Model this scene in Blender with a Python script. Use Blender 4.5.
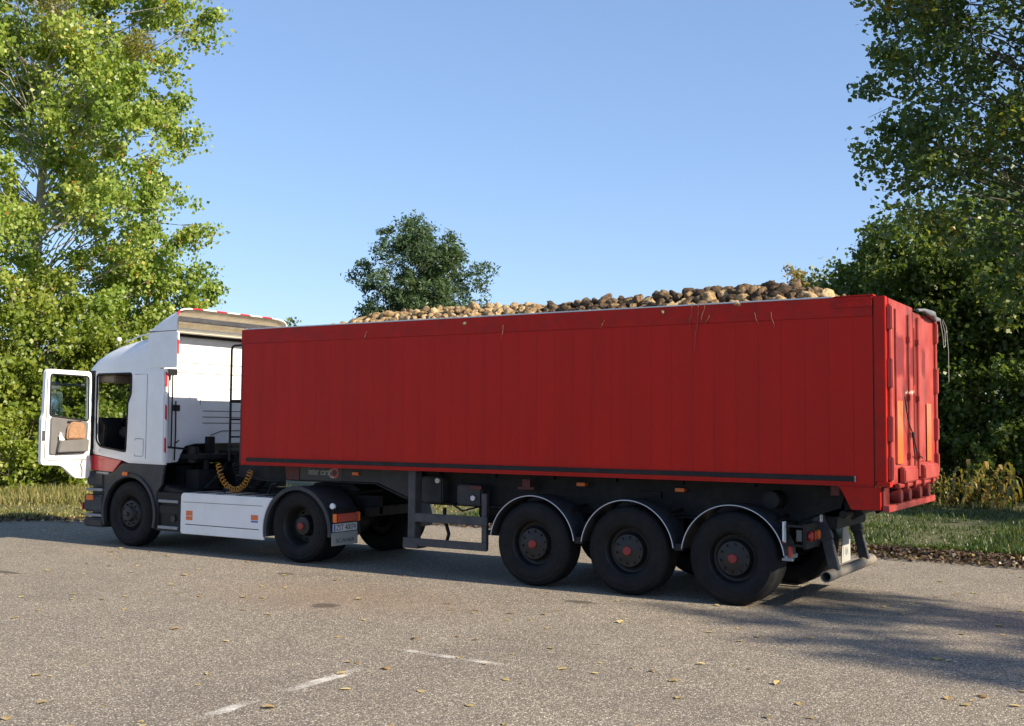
import bpy, bmesh, math, random
import numpy as np
from mathutils import Vector, Matrix, noise

R = math.radians
PI = math.pi
rnd = random.Random(7)
nr = np.random.default_rng(11)
S = bpy.context.scene
for o in list(bpy.data.objects):
    bpy.data.objects.remove(o)
COL = S.collection

# ------------------------------------------------------------------ camera, sky, sun, exposure
YAW, PIT, ROL, FPX = 1.0131, 0.0563, 0.0077, 1102.5
Fv = Vector((-math.cos(YAW)*math.cos(PIT), math.sin(YAW)*math.cos(PIT), math.sin(PIT)))
Rv = Vector((math.sin(YAW), math.cos(YAW), 0))
Uv = Rv.cross(Fv)
R2 = Rv*math.cos(ROL)+Uv*math.sin(ROL)
U2 = Uv*math.cos(ROL)-Rv*math.sin(ROL)
cam = bpy.data.cameras.new('camera')
cam.lens = FPX/1024*36
cam.clip_start = 0.1
cam.clip_end = 3000
camo = bpy.data.objects.new('camera', cam)
COL.objects.link(camo)
M4 = Matrix((R2, U2, -Fv)).transposed().to_4x4()
M4.translation = Vector((4.4975, -11.9076, 2.0045))
camo.matrix_world = M4
S.camera = camo

SKYG, SKYT = 0.64, (1.22, 1.39, 1.70)
SUN_EL, SUN_AZ = R(29.5), R(1.4)          # azimuth measured from +X (behind the truck) towards +Y
world = bpy.data.worlds.new('World')
S.world = world
world.use_nodes = True
wn = world.node_tree.nodes
sky = wn.new('ShaderNodeTexSky')
sky.sky_type = 'NISHITA'
sky.sun_disc = False
sky.sun_elevation = SUN_EL
sky.sun_rotation = PI/2-SUN_AZ
sky.air_density = 1.0
sky.dust_density = 0.25
sky.ozone_density = 3.5
gam = wn.new('ShaderNodeGamma')              # softens the zenith-to-horizon contrast of the clear sky
gam.inputs[1].default_value = SKYG
tnt = wn.new('ShaderNodeVectorMath')
tnt.operation = 'MULTIPLY'
tnt.inputs[1].default_value = SKYT
world.node_tree.links.new(sky.outputs[0], gam.inputs[0])
world.node_tree.links.new(gam.outputs[0], tnt.inputs[0])
world.node_tree.links.new(tnt.outputs[0], wn['Background'].inputs[0])
wn['Background'].inputs[1].default_value = 0.10

sl = bpy.data.lights.new('sun', 'SUN')
sl.energy = 5.0
sl.angle = R(0.53)
sl.color = (1.0, 0.88, 0.70)
slo = bpy.data.objects.new('sun', sl)
COL.objects.link(slo)
sdir = Vector((math.cos(SUN_EL)*math.cos(SUN_AZ), math.cos(SUN_EL)*math.sin(SUN_AZ), math.sin(SUN_EL)))
slo.rotation_euler = (-sdir).to_track_quat('-Z', 'Y').to_euler()
slo.location = sdir*60

S.view_settings.view_transform = 'Standard'
S.view_settings.look = 'None'
S.view_settings.exposure = 1.05
S.view_settings.gamma = 1.0
S.render.engine = 'CYCLES'
S.cycles.max_bounces = 8
S.cycles.transparent_max_bounces = 12

# ------------------------------------------------------------------ materials
def mat(name, col, rough=0.5, metal=0.0, var=0.0, vscale=6.0, spec=0.5, bump=0.0, bscale=60.0, coat=0.0, dirt=None, dscale=3.0, damt=0.5):
    """Principled material with noise-driven tone variation, optional dirt colour and bump."""
    m = bpy.data.materials.new(name)
    m.use_nodes = True
    nt = m.node_tree
    N, L = nt.nodes, nt.links
    b = N['Principled BSDF']
    b.inputs['Roughness'].default_value = rough
    b.inputs['Metallic'].default_value = metal
    b.inputs['Specular IOR Level'].default_value = spec
    b.inputs['Coat Weight'].default_value = coat
    b.inputs['Coat Roughness'].default_value = 0.12
    tc = N.new('ShaderNodeTexCoord')
    src = None
    rgb = N.new('ShaderNodeRGB')
    rgb.outputs[0].default_value = (*col, 1)
    src = rgb.outputs[0]
    if var > 0:
        n = N.new('ShaderNodeTexNoise')
        n.inputs['Scale'].default_value = vscale
        n.inputs['Detail'].default_value = 8
        n.inputs['Roughness'].default_value = 0.65
        L.new(tc.outputs['Object'], n.inputs['Vector'])
        mr = N.new('ShaderNodeMapRange')
        mr.inputs[1].default_value = 0.3
        mr.inputs[2].default_value = 0.7
        mr.inputs[3].default_value = 1-var
        mr.inputs[4].default_value = 1+var
        L.new(n.outputs[0], mr.inputs[0])
        mx = N.new('ShaderNodeVectorMath')
        mx.operation = 'SCALE'
        L.new(src, mx.inputs[0])
        L.new(mr.outputs[0], mx.inputs['Scale'])
        src = mx.outputs[0]
        L.new(mr.outputs[0], mr.inputs[5]) if False else None
    if dirt:
        n2 = N.new('ShaderNodeTexNoise')
        n2.inputs['Scale'].default_value = dscale
        n2.inputs['Detail'].default_value = 10
        n2.inputs['Roughness'].default_value = 0.7
        L.new(tc.outputs['Object'], n2.inputs['Vector'])
        mr2 = N.new('ShaderNodeMapRange')
        mr2.inputs[1].default_value = 0.45
        mr2.inputs[2].default_value = 0.75
        mr2.inputs[4].default_value = damt
        L.new(n2.outputs[0], mr2.inputs[0])
        mx2 = N.new('ShaderNodeMix')
        mx2.data_type = 'RGBA'
        L.new(mr2.outputs[0], mx2.inputs[0])
        L.new(src, mx2.inputs[6])
        mx2.inputs[7].default_value = (*dirt, 1)
        src = mx2.outputs[2]
    L.new(src, b.inputs['Base Color'])
    if bump > 0:
        n3 = N.new('ShaderNodeTexNoise')
        n3.inputs['Scale'].default_value = bscale
        n3.inputs['Detail'].default_value = 4
        L.new(tc.outputs['Object'], n3.inputs['Vector'])
        bp = N.new('ShaderNodeBump')
        bp.inputs['Strength'].default_value = bump
        bp.inputs['Distance'].default_value = 0.01
        L.new(n3.outputs[0], bp.inputs['Height'])
        L.new(bp.outputs[0], b.inputs['Normal'])
    return m

DUST = (0.20, 0.17, 0.13)
M = {}
M['white'] = mat('white_paint', (0.79, 0.785, 0.77), 0.35, var=0.03, vscale=2, coat=0.3, dirt=(0.55, 0.53, 0.48), dscale=2.5, damt=0.35)
M['black'] = mat('black_plastic', (0.008, 0.0085, 0.010), 0.55, var=0.25, spec=0.3, dirt=DUST, dscale=4, damt=0.08)
M['grey_plastic'] = mat('dark_grey_plastic', (0.030, 0.032, 0.037), 0.5, var=0.15, spec=0.35, dirt=DUST, dscale=3, damt=0.14)
M['chassis'] = mat('chassis_paint', (0.0075, 0.008, 0.0095), 0.6, var=0.3, spec=0.3, dirt=DUST, dscale=5, damt=0.10)
M['steel_grey'] = mat('grey_steel', (0.042, 0.043, 0.050), 0.5, metal=0.1, var=0.2, dirt=DUST, dscale=6, damt=0.2)
M['pale_steel'] = mat('pale_dusty_steel', (0.19, 0.165, 0.135), 0.6, var=0.2, vscale=14, dirt=(0.16, 0.12, 0.08), dscale=9, damt=0.5)
M['light_alu'] = mat('pale_aluminium', (0.55, 0.56, 0.57), 0.4, metal=0.3, var=0.1)
M['rubber'] = mat('tyre_rubber', (0.0095, 0.0095, 0.0105), 0.75, var=0.3, vscale=8, spec=0.22, dirt=(0.10, 0.085, 0.065), dscale=5, damt=0.09, bump=0.15, bscale=40)
M['rim'] = mat('black_rim', (0.009, 0.0088, 0.0088), 0.55, var=0.3, vscale=15, dirt=(0.10, 0.08, 0.06), dscale=9, damt=0.10)
M['hub_red'] = mat('red_hub', (0.24, 0.022, 0.018), 0.5, var=0.2, vscale=20)
M['red_dark'] = mat('dark_red_paint', (0.11, 0.008, 0.008), 0.5, var=0.15, dirt=(0.08, 0.03, 0.02), damt=0.5)
M['red_sill'] = mat('red_cab_paint', (0.50, 0.014, 0.022), 0.3, coat=0.4, var=0.06)
M['orange'] = mat('orange_lens', (0.75, 0.16, 0.02), 0.25, var=0.1)
M['orange_sticker'] = mat('orange_sticker', (0.72, 0.16, 0.04), 0.5, var=0.12, vscale=30)
M['blue_sticker'] = mat('blue_sticker', (0.10, 0.16, 0.45), 0.5, var=0.1)
M['red_lens'] = mat('red_lens', (0.42, 0.02, 0.02), 0.2, var=0.12, coat=0.5)
M['white_lens'] = mat('white_lens', (0.75, 0.75, 0.73), 0.25, var=0.08)
M['sign_black'] = mat('sign_black', (0.02, 0.02, 0.022), 0.35, var=0.1)
M['letter_white'] = mat('white_lettering', (0.50, 0.50, 0.48), 0.5, var=0.08)
M['letter_black'] = mat('black_lettering', (0.02, 0.02, 0.02), 0.5, var=0.08)
M['plate'] = mat('plate_white', (0.62, 0.64, 0.66), 0.4, var=0.08, dirt=DUST, damt=0.3)
M['flap'] = mat('pale_mudflap', (0.32, 0.32, 0.30), 0.6, var=0.1, dirt=DUST, damt=0.5)
M['coil'] = mat('yellow_hose', (0.62, 0.27, 0.03), 0.45, var=0.1)
M['beige'] = mat('beige_fibreglass', (0.86, 0.80, 0.68), 0.6, var=0.12, vscale=5, dirt=(0.35, 0.27, 0.19), dscale=6, damt=0.5)
M['seat'] = mat('dark_seat_cloth', (0.03, 0.03, 0.034), 0.9, var=0.3, vscale=20)
M['lining'] = mat('tan_headlining', (0.24, 0.19, 0.14), 0.9, var=0.15)
M['trim'] = mat('door_trim_grey', (0.115, 0.11, 0.105), 0.7, var=0.12)
M['tan'] = mat('tan_leather', (0.27, 0.150, 0.080), 0.6, var=0.25, vscale=20, dirt=(0.18, 0.085, 0.04), dscale=14, damt=0.5)
M['tissue'] = mat('white_paper', (0.8, 0.78, 0.74), 0.8, var=0.05)
M['mirror'] = mat('mirror_glass', (0.85, 0.88, 0.9), 0.03, metal=1.0)
M['tarp'] = mat('grey_tarp', (0.12, 0.125, 0.14), 0.6, var=0.2, vscale=12, bump=0.4, bscale=18)
M['tread'] = mat('worn_step_tread', (0.27, 0.28, 0.29), 0.5, metal=0.2, var=0.15, dirt=DUST, damt=0.4)
M['strand'] = mat('dry_root', (0.17, 0.09, 0.045), 0.9, var=0.3, vscale=30)
M['string'] = mat('grey_cord', (0.30, 0.29, 0.26), 0.8, var=0.1)
M['reflex'] = mat('orange_red_reflector', (0.62, 0.115, 0.006), 0.3, var=0.1, vscale=12, coat=0.4)
M['deck'] = mat('deck_plate', (0.36, 0.36, 0.36), 0.5, metal=0.3, var=0.2, dirt=(0.12, 0.11, 0.10), damt=0.6)

def glass_mat():
    m = bpy.data.materials.new('window_glass')
    m.use_nodes = True
    nt = m.node_tree
    N, L = nt.nodes, nt.links
    N.remove(N['Principled BSDF'])
    t = N.new('ShaderNodeBsdfTransparent')
    t.inputs[0].default_value = (0.80, 0.86, 0.83, 1)
    g = N.new('ShaderNodeBsdfGlossy')
    g.inputs['Roughness'].default_value = 0.02
    f = N.new('ShaderNodeFresnel')
    f.inputs[0].default_value = 1.45
    mx = N.new('ShaderNodeMixShader')
    L.new(f.outputs[0], mx.inputs[0])
    L.new(t.outputs[0], mx.inputs[1])
    L.new(g.outputs[0], mx.inputs[2])
    L.new(mx.outputs[0], N['Material Output'].inputs[0])
    return m
M['glass'] = glass_mat()

def stripes_mat():
    """red and white conspicuity tape, alternating along z"""
    m = mat('red_white_tape', (0.8, 0.8, 0.8), 0.4)
    nt = m.node_tree
    N, L = nt.nodes, nt.links
    b = N['Principled BSDF']
    tc = N.new('ShaderNodeTexCoord')
    sp = N.new('ShaderNodeSeparateXYZ')
    L.new(tc.outputs['Object'], sp.inputs[0])
    a = N.new('ShaderNodeMath'); a.operation = 'ADD'
    L.new(sp.outputs[2], a.inputs[0]); L.new(sp.outputs[1], a.inputs[1])
    w = N.new('ShaderNodeMath'); w.operation = 'MULTIPLY'; w.inputs[1].default_value = 1/0.52
    L.new(a.outputs[0], w.inputs[0])
    fr = N.new('ShaderNodeMath'); fr.operation = 'FRACT'
    L.new(w.outputs[0], fr.inputs[0])
    gt = N.new('ShaderNodeMath'); gt.operation = 'GREATER_THAN'; gt.inputs[1].default_value = 0.55
    L.new(fr.outputs[0], gt.inputs[0])
    mx = N.new('ShaderNodeMix'); mx.data_type = 'RGBA'
    L.new(gt.outputs[0], mx.inputs[0])
    mx.inputs[6].default_value = (0.78, 0.78, 0.76, 1)
    mx.inputs[7].default_value = (0.55, 0.02, 0.03, 1)
    L.new(mx.outputs[2], b.inputs['Base Color'])
    return m
M['tape'] = stripes_mat()

def box_paint():
    """red plank-sided trailer paint: joints between the planks every 0.27 m, scuffs and faint streaks"""
    m = bpy.data.materials.new('red_plank_paint')
    m.use_nodes = True
    nt = m.node_tree
    N, L = nt.nodes, nt.links
    b = N['Principled BSDF']
    b.inputs['Roughness'].default_value = 0.42
    b.inputs['Coat Weight'].default_value = 0.02
    b.inputs['Specular IOR Level'].default_value = 0.15
    b.inputs['Coat Roughness'].default_value = 0.25
    tc = N.new('ShaderNodeTexCoord')
    sp = N.new('ShaderNodeSeparateXYZ')
    L.new(tc.outputs['Object'], sp.inputs[0])
    def math_(op, a, b_=None, c=None):
        n = N.new('ShaderNodeMath'); n.operation = op
        for i, v in enumerate((a, b_, c)):
            if v is None: continue
            if isinstance(v, (int, float)): n.inputs[i].default_value = v
            else: L.new(v, n.inputs[i])
        return n.outputs[0]
    u = math_('MULTIPLY', math_('ADD', sp.outputs[0], 20.0), 1/0.262)
    fr = math_('FRACT', u)
    d = math_('ABSOLUTE', math_('SUBTRACT', fr, 0.5))
    line = math_('SMOOTH_MIN', math_('MULTIPLY', math_('GREATER_THAN', d, 0.481), 1.0), 1.0, 0.0)
    idx = math_('FLOOR', u)
    wn_ = N.new('ShaderNodeTexWhiteNoise'); wn_.noise_dimensions = '1D'
    L.new(idx, wn_.inputs['W'])
    tone = math_('ADD', math_('MULTIPLY', wn_.outputs[0], 0.05), 0.975)
    # streaks: noise stretched in z
    mp = N.new('ShaderNodeMapping')
    mp.inputs['Scale'].default_value = (3.0, 3.0, 0.35)
    L.new(tc.outputs['Object'], mp.inputs[0])
    n1 = N.new('ShaderNodeTexNoise'); n1.inputs['Scale'].default_value = 2.0; n1.inputs['Detail'].default_value = 8
    L.new(mp.outputs[0], n1.inputs['Vector'])
    n2 = N.new('ShaderNodeTexNoise'); n2.inputs['Scale'].default_value = 1.3; n2.inputs['Detail'].default_value = 9; n2.inputs['Roughness'].default_value = 0.7
    L.new(tc.outputs['Object'], n2.inputs['Vector'])
    st = math_('ADD', math_('MULTIPLY', n1.outputs[0], 0.28), 0.86)
    st2 = math_('ADD', math_('MULTIPLY', n2.outputs[0], 0.24), 0.88)
    t = math_('MULTIPLY', math_('MULTIPLY', tone, st), st2)
    t = math_('MULTIPLY', t, math_('SUBTRACT', 1.0, math_('MULTIPLY', line, 0.20)))
    vm = N.new('ShaderNodeVectorMath'); vm.operation = 'SCALE'
    vm.inputs[0].default_value = (0.435, 0.0135, 0.0075)
    L.new(t, vm.inputs['Scale'])
    # scattered scuffs where the primer shows
    n3 = N.new('ShaderNodeTexNoise'); n3.inputs['Scale'].default_value = 5.5; n3.inputs['Detail'].default_value = 12; n3.inputs['Roughness'].default_value = 0.75
    L.new(tc.outputs['Object'], n3.inputs['Vector'])
    mr = N.new('ShaderNodeMapRange'); mr.inputs[1].default_value = 0.61; mr.inputs[2].default_value = 0.72; mr.inputs[4].default_value = 0.5
    L.new(n3.outputs[0], mr.inputs[0])
    mx = N.new('ShaderNodeMix'); mx.data_type = 'RGBA'
    L.new(mr.outputs[0], mx.inputs[0]); L.new(vm.outputs[0], mx.inputs[6]); mx.inputs[7].default_value = (0.12, 0.010, 0.008, 1)
    # rising road dust low on the sides
    L.new(mx.outputs[2], b.inputs['Base Color'])
    rr = math_('ADD', math_('MULTIPLY', n2.outputs[0], 0.25), 0.30)
    L.new(rr, b.inputs['Roughness'])
    bp = N.new('ShaderNodeBump'); bp.inputs['Strength'].default_value = 0.5; bp.inputs['Distance'].default_value = 0.006
    h = math_('SUBTRACT', math_('MULTIPLY', n2.outputs[0], 0.6), math_('MULTIPLY', line, 1.0))
    L.new(h, bp.inputs['Height']); L.new(bp.outputs[0], b.inputs['Normal'])
    return m
M['box_red'] = box_paint()
M['rail_red'] = mat('red_rail_paint', (0.42, 0.0135, 0.0075), 0.45, var=0.12, vscale=5, spec=0.15, coat=0.02, dirt=(0.10, 0.03, 0.025), dscale=9, damt=0.5, bump=0.1, bscale=30)

def door_paint():
    """sun-faded red rear door with three patches of fresher dark paint, soot streaks and scraped primer"""
    m = bpy.data.materials.new('faded_red_door_paint')
    m.use_nodes = True
    nt = m.node_tree
    N, L = nt.nodes, nt.links
    b = N['Principled BSDF']
    b.inputs['Roughness'].default_value = 0.5
    tc = N.new('ShaderNodeTexCoord')
    n0 = N.new('ShaderNodeTexNoise'); n0.inputs['Scale'].default_value = 6; n0.inputs['Detail'].default_value = 8
    L.new(tc.outputs['Object'], n0.inputs['Vector'])
    # distort the coordinates so that patch borders are brushy
    sb = N.new('ShaderNodeVectorMath'); sb.operation = 'SUBTRACT'; sb.inputs[1].default_value = (0.5, 0.5, 0.5)
    L.new(n0.outputs['Color'], sb.inputs[0])
    sc = N.new('ShaderNodeVectorMath'); sc.operation = 'SCALE'; sc.inputs['Scale'].default_value = 0.16
    L.new(sb.outputs[0], sc.inputs[0])
    ad = N.new('ShaderNodeVectorMath'); ad.operation = 'ADD'
    L.new(tc.outputs['Object'], ad.inputs[0]); L.new(sc.outputs[0], ad.inputs[1])
    sp = N.new('ShaderNodeSeparateXYZ'); L.new(ad.outputs[0], sp.inputs[0])
    def math_(op, a, b_=None):
        n = N.new('ShaderNodeMath'); n.operation = op
        for i, v in enumerate((a, b_)):
            if v is None: continue
            if isinstance(v, (int, float)): n.inputs[i].default_value = v
            else: L.new(v, n.inputs[i])
        return n.outputs[0]
    def rect(y0, y1, z0, z1, soft=0.03):
        def edge(v, a, b2):
            r = N.new('ShaderNodeMapRange'); r.inputs[1].default_value = a; r.inputs[2].default_value = b2
            L.new(v, r.inputs[0]); return r.outputs[0]
        y, z = sp.outputs[1], sp.outputs[2]
        y0, y1 = y0-1.27, y1-1.27      # object origin stands in the middle of the width
        a = math_('MULTIPLY', edge(y, y0-soft, y0+soft), edge(y, y1+soft, y1-soft))
        c = math_('MULTIPLY', edge(z, z0-soft, z0+soft), edge(z, z1+soft, z1-soft))
        return math_('MULTIPLY', a, c)
    n1 = N.new('ShaderNodeTexNoise'); n1.inputs['Scale'].default_value = 3.2; n1.inputs['Detail'].default_value = 9
    L.new(tc.outputs['Object'], n1.inputs['Vector'])
    cr = N.new('ShaderNodeValToRGB')
    cr.color_ramp.elements[0].position = 0.32; cr.color_ramp.elements[0].color = (0.26, 0.022, 0.015, 1)
    cr.color_ramp.elements[1].position = 0.68; cr.color_ramp.elements[1].color = (0.34, 0.060, 0.046, 1)
    L.new(n1.outputs[0], cr.inputs[0])
    cur = cr.outputs[0]
    def lay(mask, col, amt):
        nonlocal cur
        mx = N.new('ShaderNodeMix'); mx.data_type = 'RGBA'
        L.new(math_('MULTIPLY', mask, amt), mx.inputs[0]); L.new(cur, mx.inputs[6]); mx.inputs[7].default_value = (*col, 1)
        cur = mx.outputs[2]
    fresh = (0.135, 0.0045, 0.0045)
    lay(rect(0.35, 0.80, 2.58, 3.02), fresh, 0.9)
    lay(rect(0.95, 1.32, 2.60, 2.94), fresh, 0.9)
    lay(rect(1.62, 1.92, 2.62, 2.92), fresh, 0.9)
    soot = (0.07, 0.018, 0.014)
    lay(rect(0.62, 0.86, 2.05, 2.52, 0.09), soot, 0.95)
    lay(rect(0.95, 1.08, 3.05, 3.40, 0.08), soot, 0.9)
    lay(rect(1.75, 1.95, 2.30, 2.62, 0.10), soot, 0.8)
    lay(rect(1.15, 1.55, 3.22, 3.42, 0.07), (0.11, 0.015, 0.012), 0.6)
    lay(rect(0.85, 1.30, 2.40, 2.425, 0.008), (0.62, 0.40, 0.33), 0.9)
    L.new(cur, b.inputs['Base Color'])
    bp = N.new('ShaderNodeBump'); bp.inputs['Strength'].default_value = 0.35; bp.inputs['Distance'].default_value = 0.01
    L.new(n0.outputs[0], bp.inputs['Height']); L.new(bp.outputs[0], b.inputs['Normal'])
    return m
M['door_red'] = door_paint()

def leaf_mat(name, cols, trans=0.42, rough=0.45, tr_boost=1.0):
    m = bpy.data.materials.new(name)
    m.use_nodes = True
    nt = m.node_tree
    N, L = nt.nodes, nt.links
    b = N['Principled BSDF']
    b.inputs['Roughness'].default_value = rough
    b.inputs['Specular IOR Level'].default_value = 0.5
    at = N.new('ShaderNodeAttribute'); at.attribute_name = 'tint'
    cr = N.new('ShaderNodeValToRGB')
    while len(cr.color_ramp.elements) < len(cols):
        cr.color_ramp.elements.new(0.5)
    for i, (p, c) in enumerate(cols):
        cr.color_ramp.elements[i].position = p
        cr.color_ramp.elements[i].color = (*c, 1)
    L.new(at.outputs['Fac'], cr.inputs[0])
    L.new(cr.outputs[0], b.inputs['Base Color'])
    tl = N.new('ShaderNodeBsdfTranslucent')
    vm = N.new('ShaderNodeVectorMath'); vm.operation = 'MULTIPLY'
    vm.inputs[1].default_value = (1.5*tr_boost, 1.5*tr_boost, 0.7*tr_boost)
    L.new(cr.outputs[0], vm.inputs[0]); L.new(vm.outputs[0], tl.inputs[0])
    mx = N.new('ShaderNodeMixShader'); mx.inputs[0].default_value = trans
    L.new(b.outputs[0], mx.inputs[1]); L.new(tl.outputs[0], mx.inputs[2])
    L.new(mx.outputs[0], N['Material Output'].inputs[0])
    return m
M['leaf_poplar'] = leaf_mat('poplar_leaf', [(0, (0.085, 0.150, 0.020)), (0.5, (0.205, 0.290, 0.045)), (0.9, (0.36, 0.41, 0.09)), (0.99, (0.42, 0.36, 0.06)), (1, (0.40, 0.20, 0.04))])
M['leaf_aspen'] = leaf_mat('dark_poplar_leaf', [(0, (0.045, 0.085, 0.028)), (0.6, (0.100, 0.155, 0.045)), (0.92, (0.26, 0.25, 0.05)), (1, (0.34, 0.24, 0.04))])
M['leaf_ash'] = leaf_mat('ash_leaf', [(0, (0.042, 0.080, 0.040)), (0.6, (0.080, 0.130, 0.060)), (1, (0.15, 0.19, 0.07))])
M['leaf_dark'] = leaf_mat('dark_bush_leaf', [(0, (0.050, 0.090, 0.020)), (0.6, (0.115, 0.165, 0.035)), (1, (0.28, 0.29, 0.06))])
M['leaf_bush'] = leaf_mat('bush_leaf', [(0, (0.085, 0.140, 0.016)), (0.55, (0.19, 0.245, 0.032)), (1, (0.36, 0.36, 0.065))])
M['leaf_pale'] = leaf_mat('pale_far_leaf', [(0, (0.09, 0.12, 0.045)), (0.6, (0.15, 0.17, 0.06)), (1, (0.30, 0.22, 0.09))])
M['mistletoe'] = leaf_mat('mistletoe_leaf', [(0, (0.13, 0.14, 0.015)), (1, (0.26, 0.23, 0.03))])
M['dry_leaf'] = leaf_mat('dry_maize_leaf', [(0, (0.06, 0.10, 0.018)), (0.4, (0.13, 0.15, 0.03)), (0.75, (0.28, 0.20, 0.06)), (1, (0.40, 0.27, 0.11))], 0.3)
M['grass_green'] = leaf_mat('green_grass', [(0, (0.030, 0.060, 0.008)), (0.7, (0.060, 0.095, 0.014)), (1, (0.20, 0.17, 0.055))], 0.3)
M['grass_dry'] = leaf_mat('dry_grass', [(0, (0.09, 0.11, 0.025)), (0.5, (0.22, 0.20, 0.06)), (1, (0.42, 0.34, 0.15))], 0.3)
M['fallen'] = leaf_mat('fallen_leaf', [(0, (0.42, 0.31, 0.12)), (0.6, (0.52, 0.43, 0.20)), (1, (0.26, 0.15, 0.06))], 0.15)
M['litter'] = leaf_mat('brown_leaf_litter', [(0, (0.05, 0.032, 0.020)), (0.75, (0.12, 0.075, 0.04)), (1, (0.34, 0.25, 0.10))], 0.1)
M['bark'] = mat('grey_bark', (0.20, 0.17, 0.13), 0.9, var=0.35, vscale=9, bump=0.6, bscale=22)
M['bark_dark'] = mat('dark_bark', (0.085, 0.072, 0.055), 0.9, var=0.35, vscale=9, bump=0.6, bscale=22)
M['bark_pale'] = mat('pale_poplar_bark', (0.36, 0.33, 0.27), 0.9, var=0.3, vscale=6, dirt=(0.10, 0.09, 0.07), dscale=5, damt=0.7, bump=0.6, bscale=18)

# ------------------------------------------------------------------ object helpers
def tag(o, label=None, cat=None, group=None, kind=None):
    for k, v in (('label', label), ('category', cat), ('group', group), ('kind', kind)):
        if v: o[k] = v
    return o

def empty(name, loc=(0, 0, 0), **kw):
    o = bpy.data.objects.new(name, None)
    o.location = loc
    o.empty_display_size = 0.2
    COL.objects.link(o)
    return tag(o, **kw)

def top_loc(o):
    while o.parent: o = o.parent
    return Vector(o.location)

class MB:
    """collects shapes in world coordinates and links them as ONE mesh object"""
    def __init__(s):
        s.v, s.f = [], []
    def add(s, vs, fs):
        n = len(s.v)
        s.v += [tuple(v) for v in vs]
        s.f += [tuple(i+n for i in f) for f in fs]
        return s
    def box(s, x0, x1, y0, y1, z0, z1):
        v = [(x, y, z) for x in (x0, x1) for y in (y0, y1) for z in (z0, z1)]
        return s.add(v, [(0, 1, 3, 2), (4, 6, 7, 5), (0, 4, 5, 1), (2, 3, 7, 6), (0, 2, 6, 4), (1, 5, 7, 3)])
    def prism(s, pts, y0, y1):
        """polygon in (x,z) swept along y"""
        n = len(pts)
        v = [(x, y0, z) for x, z in pts]+[(x, y1, z) for x, z in pts]
        return s.add(v, [tuple(range(n)), tuple(range(2*n-1, n-1, -1))]+[(i, i+n, (i+1) % n+n, (i+1) % n) for i in range(n)])
    def prismx(s, pts, x0, x1):
        """polygon in (y,z) swept along x"""
        n = len(pts)
        v = [(x0, y, z) for y, z in pts]+[(x1, y, z) for y, z in pts]
        return s.add(v, [tuple(range(n)), tuple(range(2*n-1, n-1, -1))]+[(i, i+n, (i+1) % n+n, (i+1) % n) for i in range(n)])
    def tube(s, path, r, n=10, caps=True):
        path = [Vector(p) for p in path]
        rs = r if isinstance(r, (list, tuple)) else [r]*len(path)
        rings = []
        up = None
        for i, p in enumerate(path):
            d = (path[min(i+1, len(path)-1)]-path[max(i-1, 0)]).normalized()
            if up is None:
                up = Vector((0, 0, 1)) if abs(d.z) < 0.9 else Vector((1, 0, 0))
            a = d.cross(up).normalized()
            b = a.cross(d).normalized()
            up = b
            rings.append([p+(a*math.cos(t)+b*math.sin(t))*rs[i] for t in (2*PI*k/n for k in range(n))])
        v = [q for rg in rings for q in rg]
        f = []
        for i in range(len(path)-1):
            for k in range(n):
                f.append((i*n+k, i*n+(k+1) % n, (i+1)*n+(k+1) % n, (i+1)*n+k))
        if caps:
            f.append(tuple(range(n-1, -1, -1)))
            f.append(tuple((len(path)-1)*n+k for k in range(n)))
        return s.add(v, f)
    def bar(s, a, b, w, h):
        """rectangular bar from a to b"""
        a, b = Vector(a), Vector(b)
        d = (b-a).normalized()
        u = Vector((0, 1, 0)) if abs(d.y) < 0.9 else Vector((1, 0, 0))
        p = d.cross(u).normalized()
        q = p.cross(d).normalized()
        v = [e+p*(sx*h/2)+q*(sy*w/2) for e in (a, b) for sx, sy in ((-1, -1), (1, -1), (1, 1), (-1, 1))]
        return s.add(v, [(3, 2, 1, 0), (4, 5, 6, 7)]+[(i, (i+1) % 4, (i+1) % 4+4, i+4) for i in range(4)])
    def lathe(s, prof, c, n=48, closed=False):
        """profile of (r, y) turned about the y axis through c"""
        v = []
        for r, y in prof:
            for k in range(n):
                t = 2*PI*k/n
                v.append((c[0]+r*math.cos(t), c[1]+y, c[2]+r*math.sin(t)))
        f = []
        m = len(prof)
        for i in range(m if closed else m-1):
            j = (i+1) % m
            for k in range(n):
                f.append((i*n+k, i*n+(k+1) % n, j*n+(k+1) % n, j*n+k))
        return s.add(v, f)
    def build(s, name, m, parent=None, bevel=0.0, smooth=30, seg=2):
        me = bpy.data.meshes.new(name)
        off = top_loc(parent) if parent else Vector((0, 0, 0))
        me.from_pydata([Vector(q)-off for q in s.v], [], s.f)
        bm = bmesh.new()
        bm.from_mesh(me)
        bmesh.ops.recalc_face_normals(bm, faces=bm.faces)
        if bevel > 0:
            es = [e for e in bm.edges if len(e.link_faces) == 2 and e.calc_face_angle(0) > R(40)]
            bmesh.ops.bevel(bm, geom=es, offset=bevel, segments=seg, affect='EDGES', clamp_overlap=True)
        bm.to_mesh(me)
        bm.free()
        me.polygons.foreach_set('use_smooth', [True]*len(me.polygons))
        me.set_sharp_from_angle(angle=R(smooth))
        me.materials.append(m)
        o = bpy.data.objects.new(name, me)
        COL.objects.link(o)
        if parent: o.parent = parent
        return o

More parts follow.
